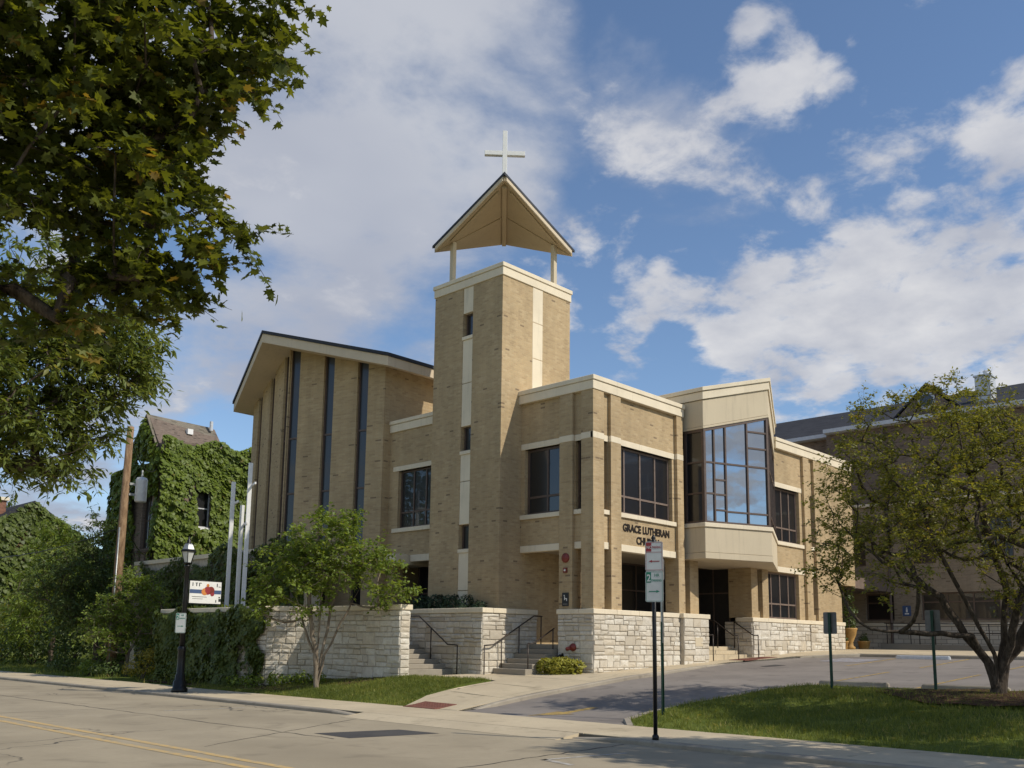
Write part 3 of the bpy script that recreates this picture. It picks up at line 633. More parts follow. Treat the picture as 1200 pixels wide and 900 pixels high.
def pad(x0, x1, y0, y1, lab):
    t = thing('tactile_pad', lab, 'paving pad', (x0, y0, G(x0,y0)))
    build(sheet([(x0,y0),(x1,y0),(x1,y1),(x0,y1)], lambda x,y: G(x,y)+.012, .3, .02), 'plate', 'ada', t); mb = MB()
    nx = int((x1-x0)/.09); ny = int((y1-y0)/.09)
    for i in range(nx):
        for j in range(ny):
            x, y = x0+(i+.5)*(x1-x0)/nx, y0+(j+.5)*(y1-y0)/ny; z = G(x,y)+.012; mb.lathe(x, y, [(.02,z-.004),(.014,z+.007)], 6)
    build(mb, 'dome', 'ada', t, False, None, 'stuff')
pad(15.25, 15.98, 16.98, 18.15, 'red tactile paving pad at the street corner of the driveway')
pad(29.9, 32.3, 16.98, 17.62, 'red tactile paving pad before the porch steps under the bay')
def wheel_stop(x, y0, y1, lab, mat):
    t = thing('wheel_stop', lab, 'wheel stop', (x, y0, zasph(x,y0)), 'concrete wheel stops'); F = FR(x, y0, 0, 1, -1, 0); z = zasph(x, (y0+y1)/2); L = y1-y0; mb = MB()
    p = lambda a, d, zz: (x+d, y0+a, z+zz)
    sec = [(-.09,0),(.09,0),(.06,.10),(.04,.125),(-.04,.125),(-.06,.10)]; k = 0
    for a, f in ((0,.8),(.05,1),(L-.05,1),(L,.8)):
        for d, zz in sec: mb.v.append(p(a, d*f, zz*f))
    for i in range(3):
        for j in range(6): mb.f.append((i*6+j, i*6+(j+1)%6, (i+1)*6+(j+1)%6, (i+1)*6+j))
    mb.f += [(5,4,3,2,1,0), tuple(18+j for j in range(6))]; build(mb, 'block', mat, t)
    for a in (L*.2, L*.8): build(MB().lathe(x, y0+a, [(.016,z+.10),(.016,z+.131),(.01,z+.135)], 8), 'anchor_pin', 'steel', t)
wheel_stop(23.45, 9.35, 11.15, 'grey wheel stop behind the first sign post from the driveway', 'kerb')
wheel_stop(23.45, 6.6, 8.55, 'grey wheel stop between the second sign post and the tree', 'kerb')
wheel_stop(34.9, 11.7, 13.6, 'white wheel stop on the far side of the lot', 'white_metal')
# ------------------------------------------------------------------ church
CH = thing('church', 'tan brick church with square tower, open gabled belfry roof and white cross', 'church', (22.3,20.9,.6))
def facade(mb, F, a0, a1, z0, z1, holes, th=.25):
    cuts = sorted({a0, a1, *[h[0] for h in holes], *[h[1] for h in holes]})
    for p, q in zip(cuts[:-1], cuts[1:]):
        m = (p+q)/2; hs = sorted([(h[2], h[3]) for h in holes if h[0] < m < h[1]]); z = z0
        for b, t in hs:
            if b > z+1e-6: mb.ob(F, p, q, -th, 0, z, b)
            z = t
        if z1 > z+1e-6: mb.ob(F, p, q, -th, 0, z, z1)
    return mb
def window(par, F, a0, a1, z0, z1, vs=(), hs=(), d=-.12, fw=.055, fmat='bronze', gmat='glass', name='window', label=None, bars=None):
    """frame, mullions and one object per pane; vs/hs interior bar positions"""
    mb = MB(); fd = .07
    for b in ((a0, a0+fw, z0, z1), (a1-fw, a1, z0, z1), (a0+fw, a1-fw, z0, z0+fw), (a0+fw, a1-fw, z1-fw, z1)): mb.ob(F, b[0], b[1], d-fd, d, b[2], b[3])
    xs = [a0]+list(vs)+[a1]; zs = [z0]+list(hs)+[z1]
    for v in vs: mb.ob(F, v-fw*.45, v+fw*.45, d-fd+.004, d-.004, z0+fw, z1-fw)
    for h in hs:
        for i in range(len(xs)-1): mb.ob(F, xs[i]+fw*(.45 if i else 1), xs[i+1]-fw*(.45 if i < len(xs)-2 else 1), d-fd+.006, d-.006, h-fw*.45, h+fw*.45)
    o = build(mb, name, fmat, par, False, label)
    for i in range(len(xs)-1):
        for j in range(len(zs)-1): build(MB().ob(F, xs[i]+.01, xs[i+1]-.01, d-fd*.7, d-fd*.5, zs[j]+.01, zs[j+1]-.01), 'pane', gmat, o)
    return o
def piece(name, mat, F, a0, a1, d0, d1, z0, z1, par=CH, bev=.008, label=None):
    return bevel(build(MB().ob(F, a0, a1, d0, d1, z0, z1), name, mat, par, False, label), bev)
def stone_face(par, F, a0, a1, zb, zt, seed, d=0.):
    """random ashlar: paired courses, some stones two courses high; every stone an object"""
    r = random.Random(seed); z = zt; zmin = min(zb(a0), zb(a1), zb((a0+a1)/2))-.06; g = .006
    def stone(b0, b1, y0, y1):
        b0 += g; b1 -= g; y0 += g; y1 -= g
        if y1 < zb((b0+b1)/2)-.04 or y1-y0 < .03 or b1-b0 < .03: return
        dd = d+r.uniform(.010,.034); bv = .013; j = lambda s=.008: r.uniform(-s, s); v = []
        for aa, zz in ((b0,y0),(b1,y0),(b1,y1),(b0,y1)): v.append(F.p(aa, d-.045, zz))
        for aa, zz in ((b0,y0),(b1,y0),(b1,y1),(b0,y1)): v.append(F.p(aa, d+.002, zz))
        for aa, zz in ((b0+bv,y0+bv),(b1-bv,y0+bv),(b1-bv,y1-bv),(b0+bv,y1-bv)): v.append(F.p(aa+j(), dd+j(.012), zz+j()))
        v.append(F.p(b0+(b1-b0)*r.uniform(.3,.7), dd+r.uniform(.0,.022), y0+(y1-y0)*r.uniform(.35,.65)))
        f = [(0,1,5,4),(1,2,6,5),(2,3,7,6),(3,0,4,7),(4,5,9,8),(5,6,10,9),(6,7,11,10),(7,4,8,11),(8,9,12),(9,10,12),(10,11,12),(11,8,12)]
        if not F.ccw: f = [tuple(reversed(q)) for q in f]
        mb = MB(); mb.v = v; mb.f = f; build(mb, 'stone', 'stone', par)
    while z > zmin+.03:
        H = r.choice((.26,.3,.34,.38)); zl = max(z-H, zmin-.02); H = z-zl; a = a0
        while a < a1-1e-6:
            L = r.uniform(.28,.75)
            if a1-(a+L) < .2: L = a1-a
            if r.random() < .2 and L < .6 or H < .17: stone(a, a+L, zl, z)
            else:
                zm = zl+H*r.uniform(.36,.64)
                for y0, y1 in ((zl,zm),(zm,z)):
                    if L > .42 and r.random() < .55: m = a+L*r.uniform(.35,.65); stone(a, m, y0, y1); stone(m, a+L, y0, y1)
                    else: stone(a, a+L, y0, y1)
            a += L
        z = zl
# --- tower
TX0, TX1, TY0, TY1 = 21.43, 24.95, 20.94, 24.35
FL = FR(TX0, 0, 0, 1, -1, 0); FRt = FR(0, TY0, 1, 0, 0, -1)
mb = MB(); mb.box(TX0+.3, TX1, TY0, TY1, .4, 13.92)
TW = [(12.13,12.98),(8.05,8.92),(4.68,5.52)]
mb.box(TX0, TX0+.3, TY0, 22.37, .4, 13.92); mb.box(TX0, TX0+.3, 22.87, TY1, .4, 13.92)
build(mb, 'tower_wall', 'brick', CH)
zs = [13.915, 12.98, 12.13, 8.92, 8.05, 5.52, 4.68, 2.2]
for a, b in ((12.98,13.915),(10.45,12.0),(8.92,10.43),(7.0,7.93),(5.52,6.98),(3.3,4.57),(2.2,3.28)):
    piece('limestone_panel', 'limestone', FL, 22.372, 22.868, -.28, -.015, a, b)
for a, b in TW:
    window(CH, FL, 22.40, 22.84, a, b, d=-.16, fw=.05); piece('sill', 'limestone', FL, 22.36, 22.88, -.25, .03, a-.125, a-.003)
for a, b in ((12.65,13.915),(11.35,12.63),(10.0,11.33)): piece('limestone_panel', 'limestone', FRt, 22.94, 23.46, -.05, .008, a, b)
def slab_cornice(x0, x1, y0, y1, z0, z1, o=.06, mat='limestone'):
    zm = z0+(z1-z0)*.66
    bevel(build(MB().box(x0-o, x1+o, y0-o, y1+o, z0, zm-.008), 'cornice', mat, CH), .01)
    bevel(build(MB().box(x0-o-.035, x1+o+.035, y0-o-.035, y1+o+.035, zm, z1), 'coping', mat, CH), .012)
    build(MB().box(x0-o+.02, x1+o-.02, y0-o+.02, y1+o-.02, zm-.02, zm+.01), 'reveal', 'mortar', CH)
slab_cornice(TX0, TX1, TY0, TY1, 13.92, 14.36, .04)
# belfry roof: ridge on the diagonal front corner - back corner
fc = Vector((TX0-.06, TY0-.06, 17.36)); bc = Vector((TX1+.06, TY1+.06, 17.30)); lc = Vector((TX0-.06, TY1+.06, 15.78)); rc = Vector((TX1+.06, TY0-.06, 15.78))
def slabtri(a, b, c, t0, t1):
    up_ = Vector((0,0,1)); p = [a+up_*t0, b+up_*t0, c+up_*t0, a+up_*t1, b+up_*t1, c+up_*t1]; m = MB(); m.v = [tuple(q) for q in p]; m.f = [(2,1,0),(3,4,5),(0,1,4,3),(1,2,5,4),(2,0,3,5)]; return m
cc_ = (fc+bc)/2; ex = lambda v, k: Vector((cc_.x+(v.x-cc_.x)*k, cc_.y+(v.y-cc_.y)*k, v.z-(k-1)*(.0 if v in (fc, bc) else .9)))
build(slabtri(ex(fc,1.035), ex(bc,1.035), ex(lc,1.035), .10, .20), 'belfry_roof', 'roof_edge', CH); build(slabtri(ex(fc,1.035), ex(rc,1.035), ex(bc,1.035), .10, .20), 'belfry_roof', 'roof_edge', CH)
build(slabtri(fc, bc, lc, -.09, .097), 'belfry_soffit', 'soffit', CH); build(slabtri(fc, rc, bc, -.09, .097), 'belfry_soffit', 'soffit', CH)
def beam(a, b, w_, h_, name, mat, drop=0.):
    a, b = Vector(a), Vector(b); d = (b-a).normalized(); s_ = d.cross(Vector((0,0,1))).normalized()*w_/2; u_ = Vector((0,0,h_)); o_ = Vector((0,0,-drop))
    m = MB(); m.hexa([a-s_+o_-u_, b-s_+o_-u_, b+s_+o_-u_, a+s_+o_-u_, a-s_+o_, b-s_+o_, b+s_+o_, a+s_+o_]); return bevel(build(m, name, mat, CH), .006)
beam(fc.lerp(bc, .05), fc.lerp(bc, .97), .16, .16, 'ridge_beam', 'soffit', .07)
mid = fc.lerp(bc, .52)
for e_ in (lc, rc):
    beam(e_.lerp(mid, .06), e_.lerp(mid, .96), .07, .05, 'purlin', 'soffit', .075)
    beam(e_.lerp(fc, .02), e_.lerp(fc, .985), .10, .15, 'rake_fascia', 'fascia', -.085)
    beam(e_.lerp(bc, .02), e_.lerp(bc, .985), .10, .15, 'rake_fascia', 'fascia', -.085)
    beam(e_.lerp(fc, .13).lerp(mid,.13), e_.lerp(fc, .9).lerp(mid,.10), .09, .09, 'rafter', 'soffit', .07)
for t_ in (.135, .865):
    q = lc.lerp(rc, t_); zt = 15.78+1.55*.135*2-.19
    bevel(build(MB().box(q.x-.085, q.x+.085, q.y-.085, q.y+.085, 14.30, zt+.1), 'post', 'panel', CH), .01)
q = mid; 
# cross at the front apex, facing the corner diagonal
dg = (rc-lc).normalized(); dg.z = 0; dg.normalize(); ap = Vector((TX0+.02, TY0+.02, 0)); FX = FR(ap.x, ap.y, dg.x, dg.y, -1, -1)
crs = build(MB().ob(FX, -.08, .08, -.08, .08, 17.4, 19.15), 'cross', 'white', CH); bevel(crs, .008)
for a, b in ((-.70,-.082),(.082,.70)): bevel(build(MB().ob(FX, a, b, -.078, .078, 18.24, 18.40), 'cross_arm', 'white', crs), .008)

# --- entry block (two-storey porch wing)
EX, EY = 22.32, 17.77
FE = FR(0, EY+.12, 1, 0, 0, -1); FW = FR(EX+.12, 0, 0, 1, -1, 0); FPR = FR(0, EY, 1, 0, 0, -1); FPL = FR(EX, 0, 0, 1, -1, 0)
mb = MB(); mb.box(EX+.37, 41.3, EY+.37, 27.7, 4.76, 9.55)
facade(mb, FE, 22.44, 27.4, 4.75, 9.55, [(22.9,23.2,5.77,7.98),(23.80,26.85,5.77,7.98)])
facade(mb, FW, 17.89, 20.94, 4.75, 9.55, [(18.28,18.58,5.77,7.98),(19.22,20.76,5.77,7.98)])
build(mb, 'entry_wall', 'brick', CH)
mb = MB()
for x0, x1, y0, y1 in ((EX,22.87,EY,18.25),(23.23,23.76,EY,EY+.5),(27.0,27.38,EY,EY+.55),(EX,EX+.52,18.61,19.15)):
    build(MB().box(x0, x1, y0, y1, 2.65, 9.549), 'pier', 'brick', CH)
build(MB().box(27.92,28.46,17.92,18.5,2.65,4.53), 'pier', 'brick', CH); build(MB().box(31.92,32.40,EY,18.75,2.65,9.549), 'pier', 'brick', CH)
# lintel bands, sills, canopy bands
for F, rng in ((FE, ((22.875,23.225),(23.765,26.995))), (FW, ((18.255,18.605),(19.155,20.935)))):
    for a, b in rng: piece('lintel_band', 'limestone', F, a, b, -.2, .02, 7.98, 8.18); piece('canopy_band', 'limestone', F, a, b, -.22, .03, 4.53, 4.748); piece('sill', 'limestone', F, a, b, -.2, .07, 5.62, 5.768)
for a, b in ((EX-.008,22.878),(23.222,23.768),(26.992,27.388)): piece('lintel_band', 'limestone', FPR, a, b, -.1, .008, 7.98, 8.18)
piece('lintel_band', 'limestone', FPL, EY+.002, 18.258, -.1, .008, 7.98, 8.18); piece('lintel_band', 'limestone', FPL, 18.602, 19.158, -.1, .008, 7.98, 8.18)
window(CH, FE, 22.9, 23.2, 5.77, 7.98, (), (6.3,), -.14); window(CH, FW, 18.28, 18.58, 5.77, 7.98, (), (6.3,), -.14)
window(CH, FE, 23.80, 26.85, 5.77, 7.98, (24.27,25.16,26.02), (6.36,), -.14, .07, 'bronze_sunlit', label='ribbon window of four lights above the church lettering')
window(CH, FW, 19.22, 20.76, 5.77, 7.98, (19.88,), (6.36,), -.14, .08)
slab_cornice(EX, 27.4, EY, 24, 9.55, 10.0, .03)
# porch: ceiling, floor, back walls and doors
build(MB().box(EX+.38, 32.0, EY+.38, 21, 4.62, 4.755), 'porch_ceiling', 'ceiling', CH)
build(MB().box(EX+.5, 34.0, 18.62, 24, .5, 1.55), 'porch_floor', 'interior_floor', CH)
build(MB().box(TX1-.01, 27.0, 20.95, 21.3, 1.55, 4.63), 'porch_wall', 'brick', CH); build(MB().box(EX+.4,TX1-.02,TY0-.02,TY0+.2,1.55,4.63), 'porch_wall', 'brick', CH); build(MB().box(32.05,32.3,18.76,21.3,.9,4.62), 'porch_wall', 'unlit_interior', CH)
window(CH, FR(32.04,0,0,1,-1,0), 18.77, 20.95, 1.56, 4.62, (19.5,20.2), (3.6,), 0, .06, 'bronze', 'glass', 'storefront')
FB = FR(0, 21.0, 1, 0, 0, -1)
window(CH, FB, 27.0, 31.9, 1.56, 4.62, (28.0,29.0,30.0,31.0), (3.6,), 0, .06, 'bronze', 'glass', 'storefront', 'dark glazed storefront at the back of the porch')
# --- bay
A_, B_, C_, D_ = (27.6,18.2), (27.6,17.07), (30.3,16.0), (34.2,17.85)
E0 = (34.2, 19.5); E1 = (27.6, 19.5)
poly = [A_, B_, C_, D_, E0, E1]
def offp(poly, o):
    out = []; n = len(poly)
    for i in range(n):
        p0, p1, p2 = Vector(poly[i-1]), Vector(poly[i]), Vector(poly[(i+1) % n]); d1 = (p1-p0).normalized(); d2 = (p2-p1).normalized()
        n1 = Vector((d1.y,-d1.x)); n2 = Vector((d2.y,-d2.x)); m = (n1+n2); m /= max(m.dot(n1), .35); out.append(tuple(p1+m*o))
    return out
wt = [9.08, 9.08, 9.82, 9.12, 9.12, 9.08]; ct = [10.12, 10.12, 10.86, 10.14, 10.14, 10.12]
up1 = lambda z, h: [q+h for q in z]
bevel(build(MB().prism(offp(poly,.0), 4.75, 5.62), 'bay_panel', 'panel', CH), .01)
bevel(build(MB().prism(offp(poly,.012), 4.53, 4.742), 'bay_base_band', 'panel', CH), .01)
bevel(build(MB().prism(offp(poly,.05), 5.625, 5.775), 'bay_sill', 'limestone', CH), .012)
build(MB().prism(offp(poly,-.22), 5.775, up1(wt,.0)), 'bay_interior', 'unlit_interior', CH)
bevel(build(MB().prism(offp(poly,.0), up1(wt,.09), up1(ct,-.003)), 'bay_panel', 'panel', CH), .01)
bevel(build(MB().prism(offp(poly,.012), wt, up1(wt,.083)), 'bay_head_band', 'panel', CH), .008)
bevel(build(MB().prism(offp(poly,.06), ct, up1(ct,.285)), 'cornice', 'limestone', CH), .012)
build(MB().prism(offp(poly,.035), up1(ct,.28), up1(ct,.30)), 'reveal', 'mortar', CH)
bevel(build(MB().prism(offp(poly,.11), up1(ct,.295), up1(ct,.44)), 'coping', 'limestone', CH), .012)
def bay_glaze(P0, P1, zt0, zt1, cols, gm='glass_bay', lab=None):
    """cols: list of (f0, f1, [bar heights])"""
    u = Vector((P1[0]-P0[0], P1[1]-P0[1])); L = u.length; F = FR(P0[0], P0[1], u.x, u.y, u.y, -u.x); fw = .075; mb = MB()
    zt = lambda a: zt0+(zt1-zt0)*a/L
    mb.ob(F, 0.02, fw+.03, -.14, -.015, 5.775, (zt(.02), zt(fw))); mb.ob(F, L-fw-.03, L-.02, -.14, -.015, 5.775, (zt(L-fw), zt(L-.02)))
    mb.ob(F, fw+.03, L-fw-.03, -.13, -.02, 5.775, 5.85); mb.ob(F, fw+.03, L-fw-.03, -.13, -.02, (zt(fw)-.09, zt(L-fw)-.09), (zt(fw), zt(L-fw)))
    o = None; panes = []
    for i, (f0, f1, bars) in enumerate(cols):
        a0, a1 = f0*L, f1*L
        if i: mb.ob(F, a0-fw*.4, a0+fw*.4, -.12, -.025, 5.85, (zt(a0-fw*.4)-.09, zt(a0+fw*.4)-.09))
        zs = [5.80]+list(bars)
        for b in bars: mb.ob(F, a0+fw*(.4 if i else 1.4), a1-fw*(.4 if i < len(cols)-1 else 1.4), -.115, -.03, b-.03, b+.03)
        for j, z in enumerate(zs):
            t0, t1 = (zs[j+1], zs[j+1]) if j < len(zs)-1 else (zt(a0)-.05, zt(a1)-.05); panes.append((a0+.01, a1-.01, z, (t0, t1)))
    o = build(mb, 'window', 'bronze', CH, False, lab)
    for a0, a1, z, t in panes: build(MB().ob(F, a0, a1, -.09, -.075, z, t), 'pane', gm, o)
bay_glaze(B_, C_, 9.08, 9.82, [(0,.165,[6.82,7.92]),(.165,.335,[6.25,6.8,7.32,7.92]),(.335,.665,[6.22,7.92]),(.665,1,[6.22,7.92,8.6,9.2])], 'glass_bay', 'tall bay window of many panes reflecting blue sky')
bay_glaze((27.6,17.9), B_, 9.08, 9.08, [(0,1,[6.82,7.92])], 'glass', 'narrow side window of the bay in shade')
bay_glaze(C_, D_, 9.82, 9.12, [(0,.33,[6.22,7.92]),(.33,.66,[6.22,7.92]),(.66,1,[6.22,7.92])], 'glass_bay')
# --- right wing
FG = FR(0, EY+.12, 1, 0, 0, -1)
mb = MB(); facade(mb, FG, 32.4, 37.5, 2.65, 9.55, [(33.28,36.3,5.77,7.98),(33.28,36.05,2.66,4.50),(37.12,37.48,5.77,7.98),(37.12,37.48,2.9,4.5),(32.42,32.75,2.9,4.5)])
mb.box(32.4, 39.8, 18.4, 27, 1.0, 4.76); build(mb, 'wing_wall', 'brick', CH)
for x0, x1 in ((32.77,33.24),(36.55,37.08)): build(MB().box(x0, x1, EY, EY+.5, 2.65, 9.549), 'pier', 'brick', CH)
build(MB().box(37.52, 41.3, EY, EY+.6, 4.3, 9.549), 'wing_wall', 'brick', CH); build(MB().box(37.52, 39.8, EY, EY+.64, 2.65, 4.299), 'wing_wall', 'brick', CH)
for a, b in ((33.245,36.545),): piece('lintel_band','limestone',FG,a,b,-.2,.02,7.98,8.18); piece('sill','limestone',FG,a,b,-.2,.07,5.62,5.768); piece('canopy_band','limestone',FG,a,b,-.22,.03,4.52,4.74)
for z0_, z1_ in ((5.62,5.768),(4.52,4.74)): piece('sill','limestone',FG,37.085,37.515,-.2,.06,z0_,z1_)
window(CH, FG, 33.28, 36.3, 5.77, 7.98, (34.3,35.0,35.65), (6.36,), -.14, .07, 'bronze_sunlit'); window(CH, FG, 33.28, 36.05, 2.66, 4.50, (33.95,34.68,35.38), (3.25,), -.14, .07, 'bronze_sunlit')
window(CH, FG, 37.12, 37.48, 5.77, 7.98, (), (6.3,), -.16); window(CH, FG, 37.12, 37.48, 2.9, 4.5, (), (), -.16); window(CH, FG, 32.42, 32.75, 2.9, 4.5, (), (), -.16)
slab_cornice(34.2, 41.3, EY, 24, 9.552, 10.0, .03)
# --- connector between tower and sanctuary
FCn = FR(22.3, 0, 0, 1, -1, 0)
mb = MB(); facade(mb, FCn, TY1, 27.9, 4.75, 9.55, [(25.3,27.2,5.8,8.0)]); mb.box(22.55, 24.5, TY1+.01, 27.9, 4.76, 9.55); mb.box(22.3,22.8,27.35,27.9,1,4.75); build(mb, 'connector_wall', 'brick', CH)
window(CH, FCn, 25.3, 27.2, 5.8, 8.0, (25.75,26.45), (6.4,), -.14, .07)
piece('lintel_band','limestone',FCn,TY1+.8,27.5,-.2,.03,8.0,8.18); piece('sill','limestone',FCn,TY1+.8,27.45,-.2,.07,5.64,5.795); piece('canopy_band','limestone',FCn,TY1+.005,26.35,-.2,.03,4.5,4.748)
bevel(build(MB().box(22.24, 26, TY1+.03, 27.74, 9.552, 9.85), 'cornice', 'limestone', CH), .01); bevel(build(MB().box(22.2, 26, TY1+.06, 27.74, 9.86, 10.0), 'coping', 'limestone', CH), .01)
FCd = FR(23.5, 0, 0, 1, -1, 0)
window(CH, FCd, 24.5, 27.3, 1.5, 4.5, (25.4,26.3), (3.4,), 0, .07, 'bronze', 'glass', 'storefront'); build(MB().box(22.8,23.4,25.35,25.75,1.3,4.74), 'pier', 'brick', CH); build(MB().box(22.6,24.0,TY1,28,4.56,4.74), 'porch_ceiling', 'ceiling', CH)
build(MB().box(21.0, 24.5, 24.4, 33, .3, 1.5), 'porch_floor', 'interior_floor', CH)
bevel(build(MB().box(21.6, 23.4, 26.4, 27.5, 4.4, 4.76), 'canopy_band', 'limestone', CH), .01)
# --- sanctuary
SN, ST, SF = (21.93,27.75), (20.64,32.51), (21.90,37.26)
rn, rt, rf = (21.40,26.95), (19.32,32.51), (21.33,38.06); XB = 44.
zso = lambda y: 13.54-abs(y-32.51)*(1.61/5.56)
def prow(P0, P1, strips, lab):
    u = Vector((P1[0]-P0[0], P1[1]-P0[1])); L = u.length; s_ = 1 if P1[1] > P0[1] else -1; n = (-u.y, u.x); F = FR(P0[0], P0[1], u.x, u.y, -abs(u.y), u.x*(1 if u.y > 0 else -1)); mb = MB()
    zt = lambda a: zso(P0[1]+u.y*a/L)
    cuts = [0.]+[c for st in strips for c in st]+[1.]
    for i in range(0, len(cuts), 2):
        a, b = cuts[i]*L, cuts[i+1]*L
        if b-a > .02: mb.ob(F, a, b, -.3, 0, .1, (zt(a)+.08, zt(b)+.08))
    build(mb, 'sanctuary_wall', 'brick', CH)
    for f0, f1 in strips:
        a, b = f0*L, f1*L; m = MB(); m.ob(F, a+.003, a+.06, -.2, -.1, 2.3, (zt(a),zt(a+.06))); m.ob(F, b-.06, b-.003, -.2, -.1, 2.3, (zt(b-.06),zt(b)))
        hs = [2.3, 5.0, 7.46, 9.75]
        for h in hs[1:]: m.ob(F, a+.06, b-.06, -.19, -.11, h-.035, h+.035)
        o = build(m, 'window', 'bronze', CH)
        for j, h in enumerate(hs):
            t = (hs[j+1],)*2 if j < 3 else (zt(a)+.02, zt(b)+.02); build(MB().ob(F, a+.04, b-.04, -.165, -.15, h, t), 'pane', 'glass_grey' if j else 'glass', o)
        build(MB().ob(F, a+.004, b-.004, -.3, -.21, .1, (zt(a),zt(b))), 'backing', 'unlit_interior', o)
prow(SN, ST, ((.165,.272),(.512,.62),(.878,.992)), 'near'); prow(SF, ST, ((.165,.272),(.512,.62),(.878,.992)), 'far')
mb = MB(); mb.prism([SN,(XB,SN[1]),(XB,SN[1]+.3),(SN[0]+.3,SN[1]+.3)], .1, zso(27.75)+.03); mb.prism([(SF[0]+.3,SF[1]-.3),(XB,SF[1]-.3),(XB,SF[1]),SF], .1, zso(37.26)+.03)
mb.box(XB-.3, XB, 28.06, 36.9, .1, 12.0); build(mb, 'sanctuary_wall', 'brick', CH)
def rslab(t0, t1, e=0.0):
    m = MB(); n_, t_, f_ = (rn[0]-e, rn[1]-e), (rt[0]-e, rt[1]), (rf[0]-e, rf[1]+e); ze = 11.93; zr_ = 13.54
    for P, Q in ((n_, t_), (f_, t_)):
        p = [(P[0],P[1],ze), (XB+.6,P[1],ze), (XB+.6,Q[1],zr_), (Q[0],Q[1],zr_)]
        if P is f_: p = [p[3], p[2], p[1], p[0]]
        k = len(m.v); m.v += [(a,b,c+t0) for a,b,c in p]+[(a,b,c+t1) for a,b,c in p]; m.f += [(k+3,k+2,k+1,k),(k+4,k+5,k+6,k+7)]+[(k+i,k+(i+1)%4,k+4+(i+1)%4,k+4+i) for i in range(4)]
    return m
build(rslab(.0,.37), 'roof_fascia', 'fascia', CH); build(rslab(.374,.50,.05), 'sanctuary_roof', 'roof_edge', CH)
# small canopy and lit column under the prow
build(MB().box(19.6,21.2,28.6,36.5,4.35,4.75), 'canopy', 'limestone', CH); build(MB().box(19.7,20.15,28.9,29.35,.3,4.35), 'column', 'panel', CH)
# --- stone base of entry block and wing
def base(F, a0, a1, zt, th, seed, cap=True, ret=None, dd=0.):
    zb = lambda a: G(*F.p(a,0,0)[:2])
    o = build(MB().ob(F, a0, a1, -th, -.012, zb((a0+a1)/2)-.6, zt), 'stone_base', 'mortar', CH); stone_face(o, F, a0, a1, zb, zt, seed); return o
FS1 = FR(0, EY-.03, 1, 0, 0, -1); FS1L = FR(EX-.03, 0, 0, 1, -1, 0); FS2 = FR(0, EY-.19, 1, 0, 0, -1); FS2L = FR(26.95, 0, 0, 1, -1, 0); FS3 = FR(0, EY-.05, 1, 0, 0, -1); FS3L = FR(31.85, 0, 0, 1, -1, 0)
base(FS1, EX-.03, 26.94, 2.49, .5, 1); base(FS1L, EY-.01, 19.15, 2.49, .5, 2); base(FS2, 26.96, 28.52, 2.49, .6, 3); base(FS3, 31.87, 36.52, 2.49, .5, 4); base(FS3, 36.62, 39.85, 2.49, .5, 5)
o = base(FS3L, 17.74, 18.9, 2.49, .4, 6); o = base(FR(28.52,0,0,1,1,0), 17.6, 18.7, 2.49, .3, 8)
def caps(F, a0, a1, d0, d1, par=CH, z0_=2.492, z1_=2.648, L=1.25):
    n = max(1, round((a1-a0)/L)); w_ = (a1-a0)/n
    for i in range(n): piece('cap_stone', 'limestone', F, a0+i*w_+(.003 if i else 0), a0+(i+1)*w_-(.003 if i < n-1 else 0), d0, d1, z0_, z1_, par, .014)
caps(FS1, EX-.08, 26.93, -.55, .05); caps(FS1L, EY+.525, 19.19, -.55, .05); caps(FS2, 26.9, 28.58, -.8, .05); caps(FS3, 31.8, 36.56, -.7, .05); caps(FS3, 36.57, 39.9, -.7, .05)
piece('date_stone', 'panel', FS2, 27.62, 28.1, 0, .035, 1.55, 1.85)
build(MB().box(26.99,27.0,17.6,17.76,.9,2.49), 'joint_filler', 'mortar', CH)
# lettering
M4 = lambda x, y, z: Matrix.Translation((x, y, z)) @ Matrix.Rotation(R(90), 4, 'X')
def fitted(body, x0, x1, z, size, name='lettering'):
    o = text(name, body, 'letter', size, Matrix.Identity(4), CH, .007, .011); xs = [v.co.x for v in o.data.vertices]; k = (x1-x0)/(max(xs)-min(xs))
    o.data.transform(Matrix.Translation((x0, EY+.12-.012, z)) @ Matrix.Rotation(R(90),4,'X') @ Matrix.Diagonal((k,1,1,1)) @ Matrix.Translation((-min(xs),0,0))); return o
fitted('GRACE LUTHERAN', 23.99, 26.62, 5.20, .34); fitted('CHURCH', 24.72, 26.0, 4.83, .34)

# ------------------------------------------------------------------ garden walls, stairs, rails
W1 = thing('garden_wall', 'pale rubble stone garden wall behind the small multi-stemmed tree', 'wall', (17.4,24.6,.2))
FA = FR(17.53,0,0,1,-1,0); FA2 = FR(0,21.08,1,0,0,-1); FAb = FR(17.53,25.15,-1.13,1.2,-1.2,-1.13); LB = math.hypot(1.13,1.2); FAc = FR(16.4,0,0,1,-1,0)
o = build(MB().box(17.55,17.86,21.1,25.3,-.4,2.5), 'wall_core', 'mortar', W1)
stone_face(o, FA, 21.08, 25.15, lambda a: G(17.5,a), 2.5, 21); stone_face(o, FA2, 17.53, 17.88, lambda a: G(17.6,21), 2.5, 22); stone_face(o, FR(17.88,0,0,1,1,0), 21.08, 24.2, lambda a: .5, 2.5, 25)
o = build(MB().ob(FAb, .0, LB, -.33, -.02, -.4, 2.5), 'wall_core', 'mortar', W1); stone_face(o, FAb, 0, LB, lambda a: .2, 2.5, 26)
o = build(MB().box(16.42,16.75,26.4,33.6,-.4,2.5), 'wall_core', 'mortar', W1); stone_face(o, FAc, 26.36, 30.2, lambda a: .1, 2.5, 27)
